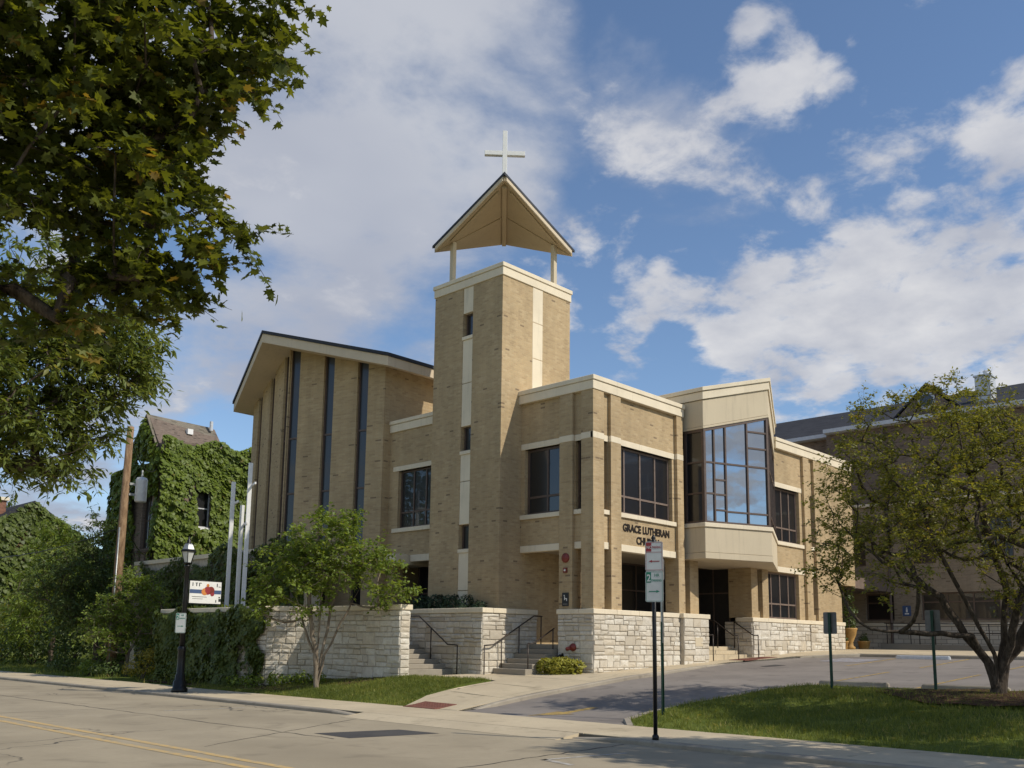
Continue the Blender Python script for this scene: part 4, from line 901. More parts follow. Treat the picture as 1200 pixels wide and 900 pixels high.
caps(FA, 21.02, 25.12, -.41, .06, W1, 2.502, 2.66, 1.3); caps(FAb, .03, LB-.02, -.41, .06, W1, 2.503, 2.661, .8); caps(FAc, 26.4, 33.6, -.41, .06, W1, 2.502, 2.66, 1.3)
W2 = thing('planter_wall', 'pale rubble stone planter wall in front of the tower', 'wall', (20.6,22.5,.6))
o = build(MB().box(20.42,20.75,20.62,27.5,-.2,2.5), 'wall_core', 'mortar', W2); o2 = build(MB().box(20.76,22.9,20.62,20.92,-.2,2.5), 'wall_core', 'mortar', W2)
stone_face(o, FR(20.4,0,0,1,-1,0), 20.6, 25.4, lambda a: .6, 2.5, 31); stone_face(o2, FR(0,20.6,1,0,0,-1), 20.4, 22.9, lambda a: .6, 2.5, 32)
caps(FR(20.4,0,0,1,-1,0), 20.54, 27.5, -.42, .06, W2, 2.502, 2.66, 1.2); caps(FR(0,20.6,1,0,0,-1), 20.83, 22.9, -.36, .06, W2, 2.502, 2.66, 1.2)
build(MB().box(20.78,21.42,20.95,27.5,.2,2.42), 'planter_soil', 'mulch', W2)
def stairs(name, lab, F, a0, a1, d0, run, z0_, z1_, n, mat='walk_dark'):
    t = thing(name, lab, 'stairs', F.p((a0+a1)/2, d0, z0_)); rise = (z1_-z0_)/n
    for i in range(n): bevel(build(MB().ob(F, a0, a1, d0-run*n-.4, d0-i*run, z0_+i*rise+(0 if i else -.3)+.001, z0_+(i+1)*rise), 'step', mat, t), .012)
stairs('entry_stairs', 'concrete stairs between the planter wall and the stone porch corner', FR(20.85,0,0,1,-1,0), 19.2, 20.58, 0, .31, .66, 1.56, 6)
stairs('side_stairs', 'concrete stairs rising behind the end of the garden wall', FR(0,21.9,1,0,0,-1), 17.9, 20.38, 0, .32, .6, 1.5, 6)
stairs('porch_steps', 'low concrete steps to the doors under the bay window', FR(0,17.95,1,0,0,-1), 28.54, 31.84, 0, .33, 1.12, 1.55, 3, 'walk')
def rail(lab, pts, posts, r_=.022, grp='dark metal handrails'):
    t = thing('handrail', lab, 'handrail', posts[0][0], grp); build(MB().tube(pts, r_, 8), 'rail', 'rail', t, True)
    for a, b in posts: build(MB().tube([a, b], .019, 8), 'post', 'rail', t, True)
rail('dark handrail beside the stairs near the planter wall corner', [(20.35,20.45,1.5),(20.75,20.45,1.53),(22.6,20.45,2.46),(23.0,20.45,2.46)], [((20.35,20.45,.6),(20.35,20.45,1.5)),((21.1,20.45,.8),(21.1,20.45,1.7)),((21.9,20.45,1.1),(21.9,20.45,2.1)),((22.95,20.45,1.5),(22.95,20.45,2.46))])
rail('dark handrail rising along the shaded face of the planter wall', [(20.2,21.5,1.5),(20.2,21.95,1.52),(20.2,23.35,2.42),(20.2,23.9,2.42)], [((20.2,21.5,.6),(20.2,21.5,1.5)),((20.2,22.75,.95),(20.2,22.75,2.03)),((20.2,23.85,1.4),(20.2,23.85,2.42))])
rail('short dark handrail in front of the porch corner stairs', [(21.05,19.28,1.58),(21.3,19.28,1.58),(22.25,19.28,2.05)], [((21.05,19.28,.64),(21.05,19.28,1.58)),((22.2,19.28,1.2),(22.2,19.28,2.03))])
rail('left handrail of the steps under the bay', [(28.75,17.55,1.95),(28.75,17.75,1.95),(28.75,18.5,2.45),(28.75,19.2,2.45)], [((28.75,17.55,1.05),(28.75,17.55,1.95)),((28.75,18.8,1.5),(28.75,18.8,2.45))])
rail('middle handrail of the steps under the bay', [(30.3,17.45,1.95),(30.3,17.65,1.95),(30.3,18.45,2.5),(30.3,19.3,2.5)], [((30.3,17.45,1.08),(30.3,17.45,1.95)),((30.3,18.3,1.5),(30.3,18.3,2.4)),((30.3,19.2,1.5),(30.3,19.2,2.5))])
rail('right handrail of the steps under the bay', [(31.75,17.45,1.98),(31.75,17.65,1.98),(31.75,18.5,2.52)], [((31.75,17.45,1.1),(31.75,17.45,1.98)),((31.75,18.45,1.5),(31.75,18.45,2.5))])
# wall-mounted fittings on the porch corner
t = thing('alarm_bell', 'round red fire bell high on the brick pier', 'alarm bell', (22.3,18.87,4.2)); Fb = FPL
def disc(F, a, z, r_, d0, d1, n=20, dome=.0):
    mb = MB()
    for rr, d in ((r_,d0),(r_,d0+(d1-d0)*.5),(r_*.7,d1),(r_*.2,d1+dome)):
        for j in range(n): t_ = 2*math.pi*j/n; mb.v.append(F.p(a+rr*math.cos(t_), d, z+rr*math.sin(t_)))
    for i in range(3):
        for j in range(n): q = (j+1) % n; mb.f.append((i*n+j, i*n+q, (i+1)*n+q, (i+1)*n+j))
    mb.f.append(tuple(3*n+j for j in range(n))); return mb
build(disc(Fb, 18.87, 4.25, .15, .0, .06, 20, .02), 'gong', 'red', t, True); build(MB().ob(Fb, 18.8, 18.94, 0, .05, 3.78, 3.94), 'sounder_box', 'red', t); build(disc(Fb, 18.87, 3.86, .035, .05, .07), 'strobe', 'white', t)
t = thing('accessible_route_sign', 'small black sign with white pictogram on the porch pier', 'sign', (22.3,18.87,2.8)); build(MB().ob(Fb, 18.74, 19.0, .002, .02, 2.74, 3.16), 'plate', 'dark_ink', t)
build(disc(Fb, 18.91, 3.07, .022, .02, .023), 'pictogram_head', 'white', t); mb = MB(); mb.ob(Fb,18.88,18.91,.02,.023,2.93,3.04); mb.ob(Fb,18.80,18.88,.02,.023,2.96,2.985); mb.ob(Fb,18.80,18.825,.02,.023,2.9,2.96); build(mb, 'pictogram', 'white', t); build(MB().ob(Fb,18.78,18.96,.02,.0225,2.79,2.82), 'caption_bar', 'sign_back', t)
t = thing('fire_hose_connection', 'red capped fire hose connection on the shaded stone base', 'hose connection', (22.28,18.5,1.45)); Fs = FS1L
build(disc(Fs, 18.5, 1.48, .12, .03, .12, 16, .02), 'plate', 'red', t, True); build(MB().tube([Fs.p(18.55,.1,1.46), Fs.p(18.58,.26,1.42)], .06, 10), 'inlet', 'red', t, True)
t = thing('hose_bib', 'small black spout low on the shaded stone base', 'spigot', (22.28,18.95,1.2)); build(MB().tube([Fs.p(18.95,0,1.22), Fs.p(18.96,.14,1.22), Fs.p(18.98,.19,1.12)], .045, 8), 'spout', 'black', t, True); build(disc(Fs,18.95,1.22,.07,.0,.04,12), 'collar', 'black', t)
# ------------------------------------------------------------------ ivy
def ivy(par, F, a0, a1, z0, z1, n, size, mat, seed, thick=.22, holes=(), keep=None, label=None, name='ivy'):
    global rs
    rs = np.random.RandomState(seed); a = rs.uniform(a0, a1, n*2); f = rs.rand(n*2); zt = np.array([z1(x) if callable(z1) else z1 for x in a]); zb = np.array([z0(x) if callable(z0) else z0 for x in a]); z = zb+(zt-zb)*f
    ok = np.ones(n*2, bool)
    for h in holes: ok &= ~((a > h[0]) & (a < h[1]) & (z > h[2]) & (z < h[3]))
    if keep is not None: ok &= np.array([keep(p, q) for p, q in zip(a, z)])
    a, z = a[ok][:n], z[ok][:n]; m = len(a)
    bump = .5+.25*np.sin(a*2.1+seed)*np.sin(z*1.7+1)+.25*np.sin(a*5.3+z*3.1)*np.sin(z*4.7-a*1.3); d = .03+thick*np.clip(bump, 0, 1)*(.5+.5*rs.rand(m))+.05*rs.rand(m)
    thin = (np.sin(a*1.3+seed*2)*np.sin(z*1.1+seed)+.6*np.sin(a*3.7-z*2.9)) < -1.05; okk = ~(thin & (rs.rand(m) < .8)); a, z, bump, d = a[okk], z[okk], bump[okk], d[okk]*(1+.5*np.sin(a[okk]*.9+z[okk]*.7)); m = len(a)
    u = np.array([F.u[0], F.u[1], 0]); nn = np.array([F.n[0], F.n[1], 0]); cen = np.array([F.o[0], F.o[1], 0])+a[:,None]*u+d[:,None]*nn; cen[:,2] = z
    gx = np.cos(a*2.1+seed)*np.sin(z*1.7+1); gz = np.sin(a*2.1+seed)*np.cos(z*1.7+1)
    nrm = nn[None,:]*1.0+u[None,:]*(-gx*.35)[:,None]+unit(m)*.45; nrm[:,2] += .35-gz*.3; ax = unit(m)*.5+np.array([0,0,-1.])
    rnd = np.clip(.45+.3*(bump-.5)+rs.normal(size=m)*.22, 0, 1)
    return leaf_obj(name, cen, nrm, ax, size*(.6+.7*rs.rand(m)), 'ivy', mat, par, 'stuff', rnd, label)
FI = FR(16.4,0,0,1,-1,0)
ivy(W1, FI, 26.3, 33.6, lambda a: .05, lambda a: 2.62+.14*math.sin(a*3), 17000, .115, 'ivy_dark', 41, .26, holes=((29.35,30.75,2.5,2.9),), keep=lambda a, z: a > 26.45+.3*math.sin(z*5) and not (27.0+.2*math.sin(z*7) < a < 27.8 and .1 < z < 1.45 and random.random() < .9))
ivy(W1, FR(16.75,0,0,1,1,0), 26.6, 33.5, 1.5, 2.8, 1500, .13, 'ivy', 42, .2)
UW = thing('ivy_garden_wall', 'tall garden wall wholly covered in dark ivy behind the white crosses', 'wall', (19.5,36,.2))
build(MB().box(19.32,19.7,29.6,42.5,-.3,4.9), 'wall_core', 'mortar', UW); F_ = FR(19.32,0,0,1,-1,0)
for i in range(10): piece('cap_stone','limestone',F_,29.55+i*1.3,30.84+i*1.3,-.44,.08,4.902,5.08,UW)
ivy(UW, F_, 29.5, 41.6, lambda a: 1.6 if a < 33.5 else .1, lambda a: 4.85+.25*math.sin(a*1.7)+(.35 if a < 35.5 else -.02), 19000, .12, 'ivy_dark', 43, .34); ivy(UW, FR(19.7,0,0,1,1,0), 29.5, 36, 4.2, 5.25, 1500, .15, 'ivy', 44, .25)
ivy(UW, FR(0,29.6,1,0,0,-1), 19.2, 19.9, 1.6, 5.1, 900, .15, 'ivy', 45, .25)
build(MB().box(16.8,19.31,27.5,33.5,-.3,2.1), 'terrace_soil', 'mulch', UW)
# ------------------------------------------------------------------ three white crosses
for (y, zt, zc, lab) in ((32.3,7.61,6.79,'white slender cross of middle height, left of the three'),(31.56,6.63,5.91,'shortest white slender cross, middle of the three'),(31.12,8.21,7.37,'tallest white slender cross, right of the three')):
    t = thing('slender_cross', lab, 'cross', (18.3,y,2.1), 'three white crosses in the garden'); x = 18.3; FQ = FR(x, y, .94, -.35, -.35, -.94)
    b = build(MB().ob(FQ,-.075,.075,-.055,.055,2.1,zt), 'upright', 'white', t); bevel(b, .008)
    bevel(build(MB().ob(FQ,.078,.14,-.55,.55,zc-.045,zc+.045), 'crossbar', 'white', t), .006)
    build(MB().box(x-.12,x+.12,y-.12,y+.12,2.08,2.16), 'foot_plate', 'steel', t)
# ------------------------------------------------------------------ ivy-clad building on the left
IB = thing('ivy_building', 'two-storey building clad in green ivy with a grey shingled gable roof', 'building', (25,50,0)); FIL = FR(22.4,0,0,1,-1,0); FIR = FR(0,47,1,0,0,-1)
mb = MB(); holes = [(24.3,25.35,7.6,9.7),(24.3,25.35,3.7,5.6)]; facade(mb, FIR, 22.4, 32, 0, 12.15, holes, .3); hl = [(47.6,48.1,2.5,5.2),(48.5,49.5,2.5,5.2),(47.9,49.0,6.3,9.4),(50.2,51.0,3,5.5)]
facade(mb, FIL, 47.3, 53, 0, 11.0, hl, .3); mb.box(22.75,32,47.35,53,0,10.9); build(mb, 'wall', 'brick_brown', IB)
for h in holes: window(IB, FIR, h[0]+.03, h[1]-.03, h[2], h[3], (), ((h[2]+h[3])/2,), -.18, .07, 'white_metal'); piece('sill','white',FIR,h[0]-.1,h[1]+.1,-.1,.08,h[2]-.16,h[2]-.005,IB)
for h in hl: window(IB, FIL, h[0]+.03, h[1]-.03, h[2], h[3], ((h[0]+h[1])/2,), ((h[2]+h[3])/2,), -.16, .07, 'timber')
for z in (5.5,6.1): piece('timber_rail','timber',FIL,47.5,49.6,0,.06,z,z+.14,IB)
for y in (47.55,48.2,48.85,49.5): piece('timber_post','timber',FIL,y,y+.12,0,.05,5.66,6.08,IB)
m = MB(); m.v = [(22.35,47.2,11.6),(22.35,48.95,13.75),(22.35,50.9,11.6),(26.3,47.2,11.6),(26.3,48.95,13.6),(26.3,50.9,11.6)]; m.f = [(0,1,2),(5,4,3),(0,3,4,1),(1,4,5,2),(0,2,5,3)]; build(m, 'gable_wall', 'brick_brown', IB)
m = MB(); m.hexa([(22.2,47.4,11.5),(26.4,47.4,11.5),(26.1,48.95,13.55),(22.2,48.95,13.65),(22.2,47.38,11.62),(26.45,47.38,11.62),(26.1,48.95,13.67),(22.2,48.95,13.77)]); m.hexa([(22.2,48.96,13.65),(26.1,48.96,13.55),(26.4,50.95,11.5),(22.2,50.95,11.5),(22.2,48.96,13.77),(26.1,48.96,13.67),(26.45,51,11.62),(22.2,51,11.62)]); build(m, 'roof', 'shingle_tan', IB)
build(MB().box(24.3,24.62,48.2,48.5,12.9,13.2), 'roof_vent', 'white', IB); build(MB().tube([(25.9,48.6,13.4),(25.9,48.6,13.95)], .1, 8), 'vent_pipe', 'white_metal', IB)
ivy(IB, FIR, 22.2, 31.5, .5, lambda a: 12.15+.2*math.sin(a*2.3)+.05*(a-22.4), 24000, .2, 'ivy', 51, .5, holes=[(h[0]+.05,h[1]-.1,h[2]-.1,h[3]-.05) for h in holes])
ivy(IB, FIL, 47.0, 53, .5, lambda a: 11.6+2.0*max(0,1-abs(a-48.95)/1.9)-(0 if a < 50.9 else .6), 10000, .2, 'ivy', 52, .4, holes=[(47.5,49.7,2.3,9.2)])
ivy(IB, FIL, 49.75, 53, .5, 11.0, 3500, .2, 'ivy', 53, .4)
# far ivy house with chimney
IH = thing('ivy_gable_house', 'far brick house with an ivy-covered gable and red chimney', 'house', (26,78,0)); m = MB(); gx = 25.8
m.v = [(18,75,0),(34,75,0),(34,75,6.2),(gx,75,11.6),(18,75,6.6),(18,90,0),(34,90,0),(34,90,6.2),(gx,90,11.6),(18,90,6.6)]; m.f = [(0,1,2,3,4),(9,8,7,6,5),(1,6,7,2),(0,4,9,5),(0,5,6,1)]; build(m, 'wall', 'brick_red', IH)
m = MB(); m.hexa([(gx,74.8,11.6),(34.6,74.8,5.8),(34.6,90,5.8),(gx,90,11.6),(gx,74.8,11.85),(34.6,74.8,6.05),(34.6,90,6.05),(gx,90,11.85)]); m.hexa([(17.4,74.8,6.2),(gx-.01,74.8,11.6),(gx-.01,90,11.6),(17.4,90,6.2),(17.4,74.8,6.45),(gx-.01,74.8,11.85),(gx-.01,90,11.85),(17.4,90,6.45)]); build(m, 'roof', 'shingle', IH)
ch = build(MB().box(22.7,24.5,77,78.2,8.5,11.9), 'chimney', 'brick_red', IH); build(MB().box(22.55,24.65,76.85,78.35,11.9,12.15), 'chimney_cap', 'limestone', ch)
ivy(IH, FR(0,75,1,0,0,-1), 18, 34, .3, lambda a: 11.9-abs(a-gx)*.66, 17000, .27, 'ivy_dark', 55, .6, keep=lambda a, z: not (a < 23.4 and 6.8 < z < 8.6 and random.random() < .6))
# ------------------------------------------------------------------ utility pole
UP = thing('utility_pole', 'weathered wooden utility pole carrying a grey transformer', 'utility pole', (17,39,0)); build(MB().tube([(17,39,-.3),(17.0,39,5),(17.05,39,10.6)], [.2,.18,.14], 12), 'pole', 'pole_wood', UP, True)
tr = build(MB().lathe(17.6,38.75,[(.22,7.35),(.24,7.4),(.24,8.25),(.25,8.3),(.2,8.4),(.05,8.44)],16), 'transformer', 'white_metal', UP, True); build(MB().lathe(17.6,38.75,[(.04,8.42),(.06,8.5),(.03,8.6),(.05,8.68),(.02,8.75)],8), 'bushing', 'steel', tr, True); build(MB().box(17.12,17.4,38.83,38.93,7.6,7.7), 'bracket', 'steel', UP); build(MB().box(17.12,17.4,38.83,38.93,8.05,8.15), 'bracket', 'steel', UP)
build(MB().tube([(16.86,38.9,0),(16.86,38.9,6.2)], .035, 6), 'conduit', 'steel', UP, True)
def wire(lab, a, b, sag, r_=.018):
    a, b = Vector(a), Vector(b); pts = [a.lerp(b, i/12)+Vector((0,0,-sag*4*(i/12)*(1-i/12))) for i in range(13)]; tag(build(MB().tube(pts, r_, 5), 'cable', 'black', None, True), lab, 'cable', 'service cables at the utility pole')
wire('thick service cable from the pole top to the ivy building', (17.1,39,10.1), (22.4,47.5,10.6), .7, .03); wire('lower service cable looping from the pole to the ivy building', (17.1,39,6.6), (22.4,47.6,5.9), .5, .025)
wire('cable running from the pole to the street behind', (16.95,39,6.2), (15.8,70,7.5), 1.2, .02)
# ------------------------------------------------------------------ street lamp, banner, parking sign
lx, ly = 13.86, 26.93
LP = thing('street_lamp', 'black cast post lamp with a glass lantern by the kerb', 'street lamp', (lx,ly,0))
build(MB().lathe(lx,ly,[(.24,-.02),(.24,.1),(.2,.13),(.19,.32),(.15,.36),(.145,.5),(.115,.55),(.11,1.2),(.125,1.24),(.125,1.3),(.095,1.36)],12), 'base', 'black', LP, True)
build(MB().lathe(lx,ly,[(.08,1.3),(.072,3.0),(.06,3.75),(.09,3.78),(.09,3.82),(.05,3.85)],12), 'pole', 'black', LP, True)
ln = build(MB().lathe(lx,ly,[(.06,3.83),(.13,3.88),(.14,3.9),(.1,3.91)],8), 'lantern', 'black', LP)
build(MB().lathe(lx,ly,[(.11,3.9),(.215,4.24)],6), 'lamp_glass', 'lamp_glass', ln)
mb = MB(); 
for j in range(6): t_ = 2*math.pi*j/6; mb.tube([(lx+.115*math.cos(t_),ly+.115*math.sin(t_),3.9),(lx+.222*math.cos(t_),ly+.222*math.sin(t_),4.25)], .012, 4)
build(mb, 'glazing_bar', 'black', ln); build(MB().lathe(lx,ly,[(.245,4.23),(.25,4.27),(.2,4.31)],6), 'lantern_rim', 'black', ln); build(MB().lathe(lx,ly,[(.2,4.30),(.14,4.45),(.09,4.5)],6), 'lantern_roof', 'steel', ln); build(MB().lathe(lx,ly,[(.1,4.49),(.06,4.53),(.07,4.58),(.03,4.62),(.035,4.66),(.01,4.72)],8), 'finial', 'black', ln, True)
FBn = FR(lx, ly, 1, 0, 0, -1); BN = thing('street_banner', 'white banner with blue stripe and red fruit on the street lamp', 'banner', (lx+.1,ly,2.65))
build(MB().ob(FBn,.12,1.18,-.006,.006,2.68,3.36), 'cloth', 'white', BN); 
for z in (2.66,3.38): build(MB().tube([FBn.p(.06,0,z),FBn.p(1.22,0,z)], .014, 6), 'arm', 'black', BN, True)
build(MB().ob(FBn,.125,1.175,.007,.009,2.98,3.10), 'stripe', 'blue_ink', BN)
for a, z, r_, mt in ((.72,3.08,.13,'red_ink'),(.83,3.09,.12,'red'),(.62,3.04,.11,'orange_ink'),(.88,2.98,.07,'red_ink'),(.72,3.24,.05,'orange_ink')): build(disc(FBn,a,z,r_,.009,.012+.001*r_,14), 'fruit_motif', mt, BN)
for a, w_, z0_, z1_ in ((.2,.03,3.2,3.31),(.3,.08,3.29,3.31),(.325,.03,3.2,3.29),(.42,.03,3.2,3.31),(.45,.06,3.29,3.31),(1.02,.03,3.2,3.31),(1.08,.08,3.2,3.22),(.2,.5,2.87,2.885),(.22,.35,2.81,2.82),(1.0,.03,2.72,2.8),(1.1,.08,2.75,2.84),(1.1,.05,2.86,2.9)): build(MB().ob(FBn,a,a+w_,.007,.0085,z0_,z1_), 'print_mark', 'dark_ink', BN)
def mat_on(F, a, d, z):  # text plane on a wall frame (reads along +u seen from outside)
    p = F.p(a, d, z); u, n = F.u, F.n
    if F.ccw: return Matrix(((u[0],0,n[0],p[0]),(u[1],0,n[1],p[1]),(0,1,0,p[2]),(0,0,0,1)))
    return Matrix(((-u[0],0,n[0],p[0]),(-u[1],0,n[1],p[1]),(0,1,0,p[2]),(0,0,0,1)))
def plate(F, a0, a1, d, z0_, z1_, r_, par, mat, name='plate', th=.004, back='sign_back'):
    mb = MB(); pts = []; k = 5
    for cx_, cz_, s0 in ((a1-r_,z1_-r_,0),(a0+r_,z1_-r_,90),(a0+r_,z0_+r_,180),(a1-r_,z0_+r_,270)):
        for i in range(k+1): t_ = R(s0+90*i/k); pts.append((cx_+r_*math.cos(t_), cz_+r_*math.sin(t_)))
    n = len(pts); mb.v = [F.p(a,d,z) for a, z in pts]+[F.p(a,d+th,z) for a, z in pts]; mb.f = [tuple(range(n)), tuple(n+i for i in reversed(range(n)))]+[(i,(i+1)%n,n+(i+1)%n,n+i) for i in range(n)]
    return build(mb, name, mat, par)
def rim(F, a0, a1, d, z0_, z1_, par, mat, w_=.006):
    mb = MB()
    for b in ((a0,a1,z0_,z0_+w_),(a0,a1,z1_-w_,z1_),(a0,a0+w_,z0_+w_,z1_-w_),(a1-w_,a1,z0_+w_,z1_-w_)): mb.ob(F,b[0],b[1],d,d+.001,b[2],b[3])
    return build(mb, 'border', mat, par)
def arrow(F, a0, a1, d, z, s_, par, mat):
    mb = MB(); tip, tail = (a1, a0) if s_ > 0 else (a0, a1); h = .025; nk = tip-s_*.06
    mb.ob(F, min(nk,tail), max(nk,tail), d, d+.0012, z-.008, z+.008); k = len(mb.v); mb.v += [F.p(nk,d+.0012,z-h),F.p(tip,d+.0012,z),F.p(nk,d+.0012,z+h)]; mb.f.append((k,k+1,k+2)); return build(mb, 'arrow', mat, par)
def two_hour(F, a0, a1, d, z0_, z1_, par, right=True):
    plate(F, a0, a1, d, z0_, z1_, .03, par, 'sign_white'); d2 = d+.005; rim(F, a0+.012, a1-.012, d2, z0_+.012, z1_-.012, par, 'green_ink'); h = z1_-z0_
    build(MB().ob(F, a0+.018, a0+.10, d2, d2+.001, z1_-.20, z1_-.02), 'panel', 'green_ink', par)
    if F.ccw: t0 = lambda a: a
    text('numeral', '2', 'sign_white', .17, mat_on(F, a0+.025, d2+.0025, z1_-.175), par, .0005, .004, .8)
    text('lettering', 'HR', 'green_ink', .075, mat_on(F, a0+.155, d2+.001, z1_-.095), par, .0005, .001, .9); text('lettering', 'PARKING', 'green_ink', .058, mat_on(F, a0+.105, d2+.001, z1_-.18), par, .0005, .001, .72)
    arrow(F, a0+.06, a1-.06, d2, z0_+h*.34, 1 if right else -1, par, 'green_ink')
# frames whose u reads left-to-right for a viewer facing the plate
def face_frame(x, y, nx, ny): return FR(x, y, -ny, nx, nx, ny)
FLs = face_frame(lx-.1, ly-.07, -.72, -.69); s_ = thing('lamp_parking_sign', 'small white and green parking sign strapped to the street lamp', 'sign', (lx-.1,ly-.07,1.75)); two_hour(FLs, -.18, .13, .02, 1.76, 2.36, s_); build(MB().lathe(lx,ly,[(.083,1.9),(.083,1.93)],12), 'strap', 'steel', s_); build(MB().lathe(lx,ly,[(.083,2.2),(.083,2.23)],12), 'strap', 'steel', s_)
# foreground sign post
px, py = 13.47, 9.38
SP = thing('black_sign_post', 'thin black fluted post with finial at the kerb, nearest the camera', 'sign post', (px,py,0)); build(MB().tube([(px,py,-.1),(px,py,3.36)], .036, 10), 'post', 'black', SP, True); build(MB().lathe(px,py,[(.05,3.36),(.055,3.39),(.03,3.41),(.045,3.44),(.012,3.5)],10), 'finial', 'black', SP, True); build(MB().lathe(px,py,[(.06,-.02),(.06,.06),(.037,.09)],10), 'ground_sleeve', 'black', SP, True)
FSg = face_frame(px-.04, py-.02, -.91, -.42)
s_ = thing('no_parking_sign', 'grey-white no parking sign with red arrow, upper sign on the black post', 'sign', (px-.05,py,2.87)); plate(FSg,-.14,.17,.0,2.865,3.375,.03,s_,'sign_white'); rim(FSg,-.128,.158,.005,2.877,3.363,s_,'red_ink'); d2 = .0055
build(MB().ob(FSg,-.122,-.03,d2,d2+.001,3.2,3.355), 'panel', 'red_ink', s_); text('lettering','NO','sign_white',.075,mat_on(FSg,-.118,d2+.0018,3.25),s_,.0005,.001,.8); text('lettering','PARKING','red_ink',.06,mat_on(FSg,-.02,d2+.001,3.255),s_,.0005,.001,.62); build(MB().ob(FSg,-.12,.15,d2,d2+.001,3.185,3.192), 'rule', 'red_ink', s_); arrow(FSg,-.08,.11,d2,3.03,-1,s_,'red_ink')
s_ = thing('two_hour_parking_sign', 'white two-hour parking sign with green panel, lower sign on the black post', 'sign', (px-.05,py,2.33)); two_hour(FSg,-.14,.17,.0,2.325,2.858,s_)
gp = (16.77,11.48,G(16.77,11.48)); SP2 = thing('green_sign_post', 'dark green channel post with bare steel top on the lawn edge', 'sign post', gp); mb = MB(); x, y, z = gp
for a, b in (((-.03,-.02),(-.022,.02)),((.022,-.02),(.03,.02)),((-.022,.012),(.022,.02))): mb.box(x+a[0],x+b[0],y+a[1],y+b[1],z-.1,z+1.95)
build(mb, 'post', 'green_post', SP2); mb = MB()
for a, b in (((-.026,-.024),(-.019,.012)),((.019,-.024),(.026,.012)),((-.019,.004),(.019,.011))): mb.box(x+a[0],x+b[0],y+a[1],y+b[1],z+1.5,z+3.3)
build(mb, 'upper_post', 'steel', SP2); plate(FR(x,y+.03,-1,0,0,1),-.15,.15,.0,z+2.85,z+3.3,.03,SP2,'sign_back','sign_plate')
def lot_sign(x, y, lab):
    z = G(x,y); t = thing('lot_sign', lab, 'sign post', (x,y,z), 'sign posts beside the parking lot'); mb = MB()
    for a, b in (((-.02,-.03),(.02,-.022)),((-.02,.022),(.02,.03)),((-.02,-.022),(-.012,.022))): mb.box(x+a[0],x+b[0],y+a[1],y+b[1],z-.1,z+1.79)
    build(mb, 'post', 'green_post', t); plate(FR(x+.03,y,0,1,1,0),-.17,.17,0,z+1.27,z+1.8,.03,t,'sign_back','sign_plate')
lot_sign(22.03,10.17,'back of a small sign on a green post nearest the driveway'); lot_sign(22.36,7.85,'back of a small sign on a green post left of the tree trunk')
# ------------------------------------------------------------------ brick building behind the lot
AP = thing('brick_hall', 'long brown brick hall with dark shingle roof behind the parking lot', 'building', (50,5,1.4)); BX = 46.; FBk = FR(BX,0,0,1,-1,0)
lo = [(11.2,12.9,2.9,4.2),(13.1,16.6,2.9,4.2),(17.9,19.3,2.9,4.2),(20.2,21.6,1.55,4.2)]; hi = [(y,y+1.4,5.6,7.7) for y in (-8,-4.6,-1.2,2.2,5.6,9,12.4,15.8,19.2)]; lo += [(y,y+1.9,2.9,4.2) for y in (-9,-5.5,-2,1.5,5,8.2)]
mb = MB(); facade(mb, FBk, -20, 30, 2.77, 8.55, [h for h in lo if h[2] > 2.8]+hi); mb.box(BX+.25,62,-20,30,.5,8.6); build(mb, 'lower_wall', 'brick_hall', AP)
build(MB().box(BX-.02,BX+.25,-20,30,.5,2.62), 'stone_base', 'stone_far', AP); caps(FBk,-20,30,-.25,.06,AP,2.625,2.765,2.0)
h3 = [(y,y+1.3,10.0,11.9) for y in (-9,-6,-3,.5,3,4.5,6.0,21.7)]
mb = MB(); facade(mb, FBk, -20, 21.0, 8.72, 12.6, h3[:7]); facade(mb, FR(BX+.9,0,0,1,-1,0), 21.0, 30, 8.72, 12.6, h3[7:]); mb.box(BX+1.15,62,-20,30,8.72,12.6); mb.box(BX+.26,BX+1.2,20.8,20.998,8.72,12.6); mb.box(BX+.26,BX+1.2,-20,20.8,8.73,12.59); build(mb, 'upper_wall', 'brick_brown', AP)
for i in range(25): piece('ledge_stone','limestone',FBk,-20+i*2.0,-18.01+i*2.0,-.3,.1,8.56,8.715,AP)
for h in lo:
    window(AP, FBk, h[0], h[1], max(h[2],2.775), h[3], tuple(h[0]+(h[1]-h[0])*k/3 for k in ((1,2) if h[1]-h[0] > 1.8 else ())), (h[3]-.45,), -.12, .07, 'bronze')
for h in hi: window(AP, FBk, h[0], h[1], h[2], h[3], ((h[0]+h[1])/2,), (6.6,), -.12, .07, 'bronze')
for h in h3[:7]: window(AP, FBk, h[0], h[1], h[2], h[3], ((h[0]+h[1])/2,), (11,), -.12, .07, 'white_metal')
window(AP, FR(BX+.9,0,0,1,-1,0), h3[7][0], h3[7][1], h3[7][2], h3[7][3], ((h3[7][0]+h3[7][1])/2,), (11,), -.12, .07, 'white_metal')
def roofp(y0, y1, x0, zt):
    m = MB(); m.hexa([(x0,y0,12.68),(54,y0,zt),(54,y1,zt),(x0,y1,12.68),(x0,y0,12.82),(54,y0,zt+.14),(54,y1,zt+.14),(x0,y1,12.82)]); m.hexa([(54.01,y0,zt),(63,y0,12.6),(63,y1,12.6),(54.01,y1,zt),(54.01,y0,zt+.14),(63,y0,12.74),(63,y1,12.74),(54.01,y1,zt+.14)]); return m
build(roofp(-20.5,20.9,BX-.35,15.6), 'roof', 'shingle', AP); build(roofp(20.91,30.5,BX+.55,15.6), 'roof', 'shingle', AP)
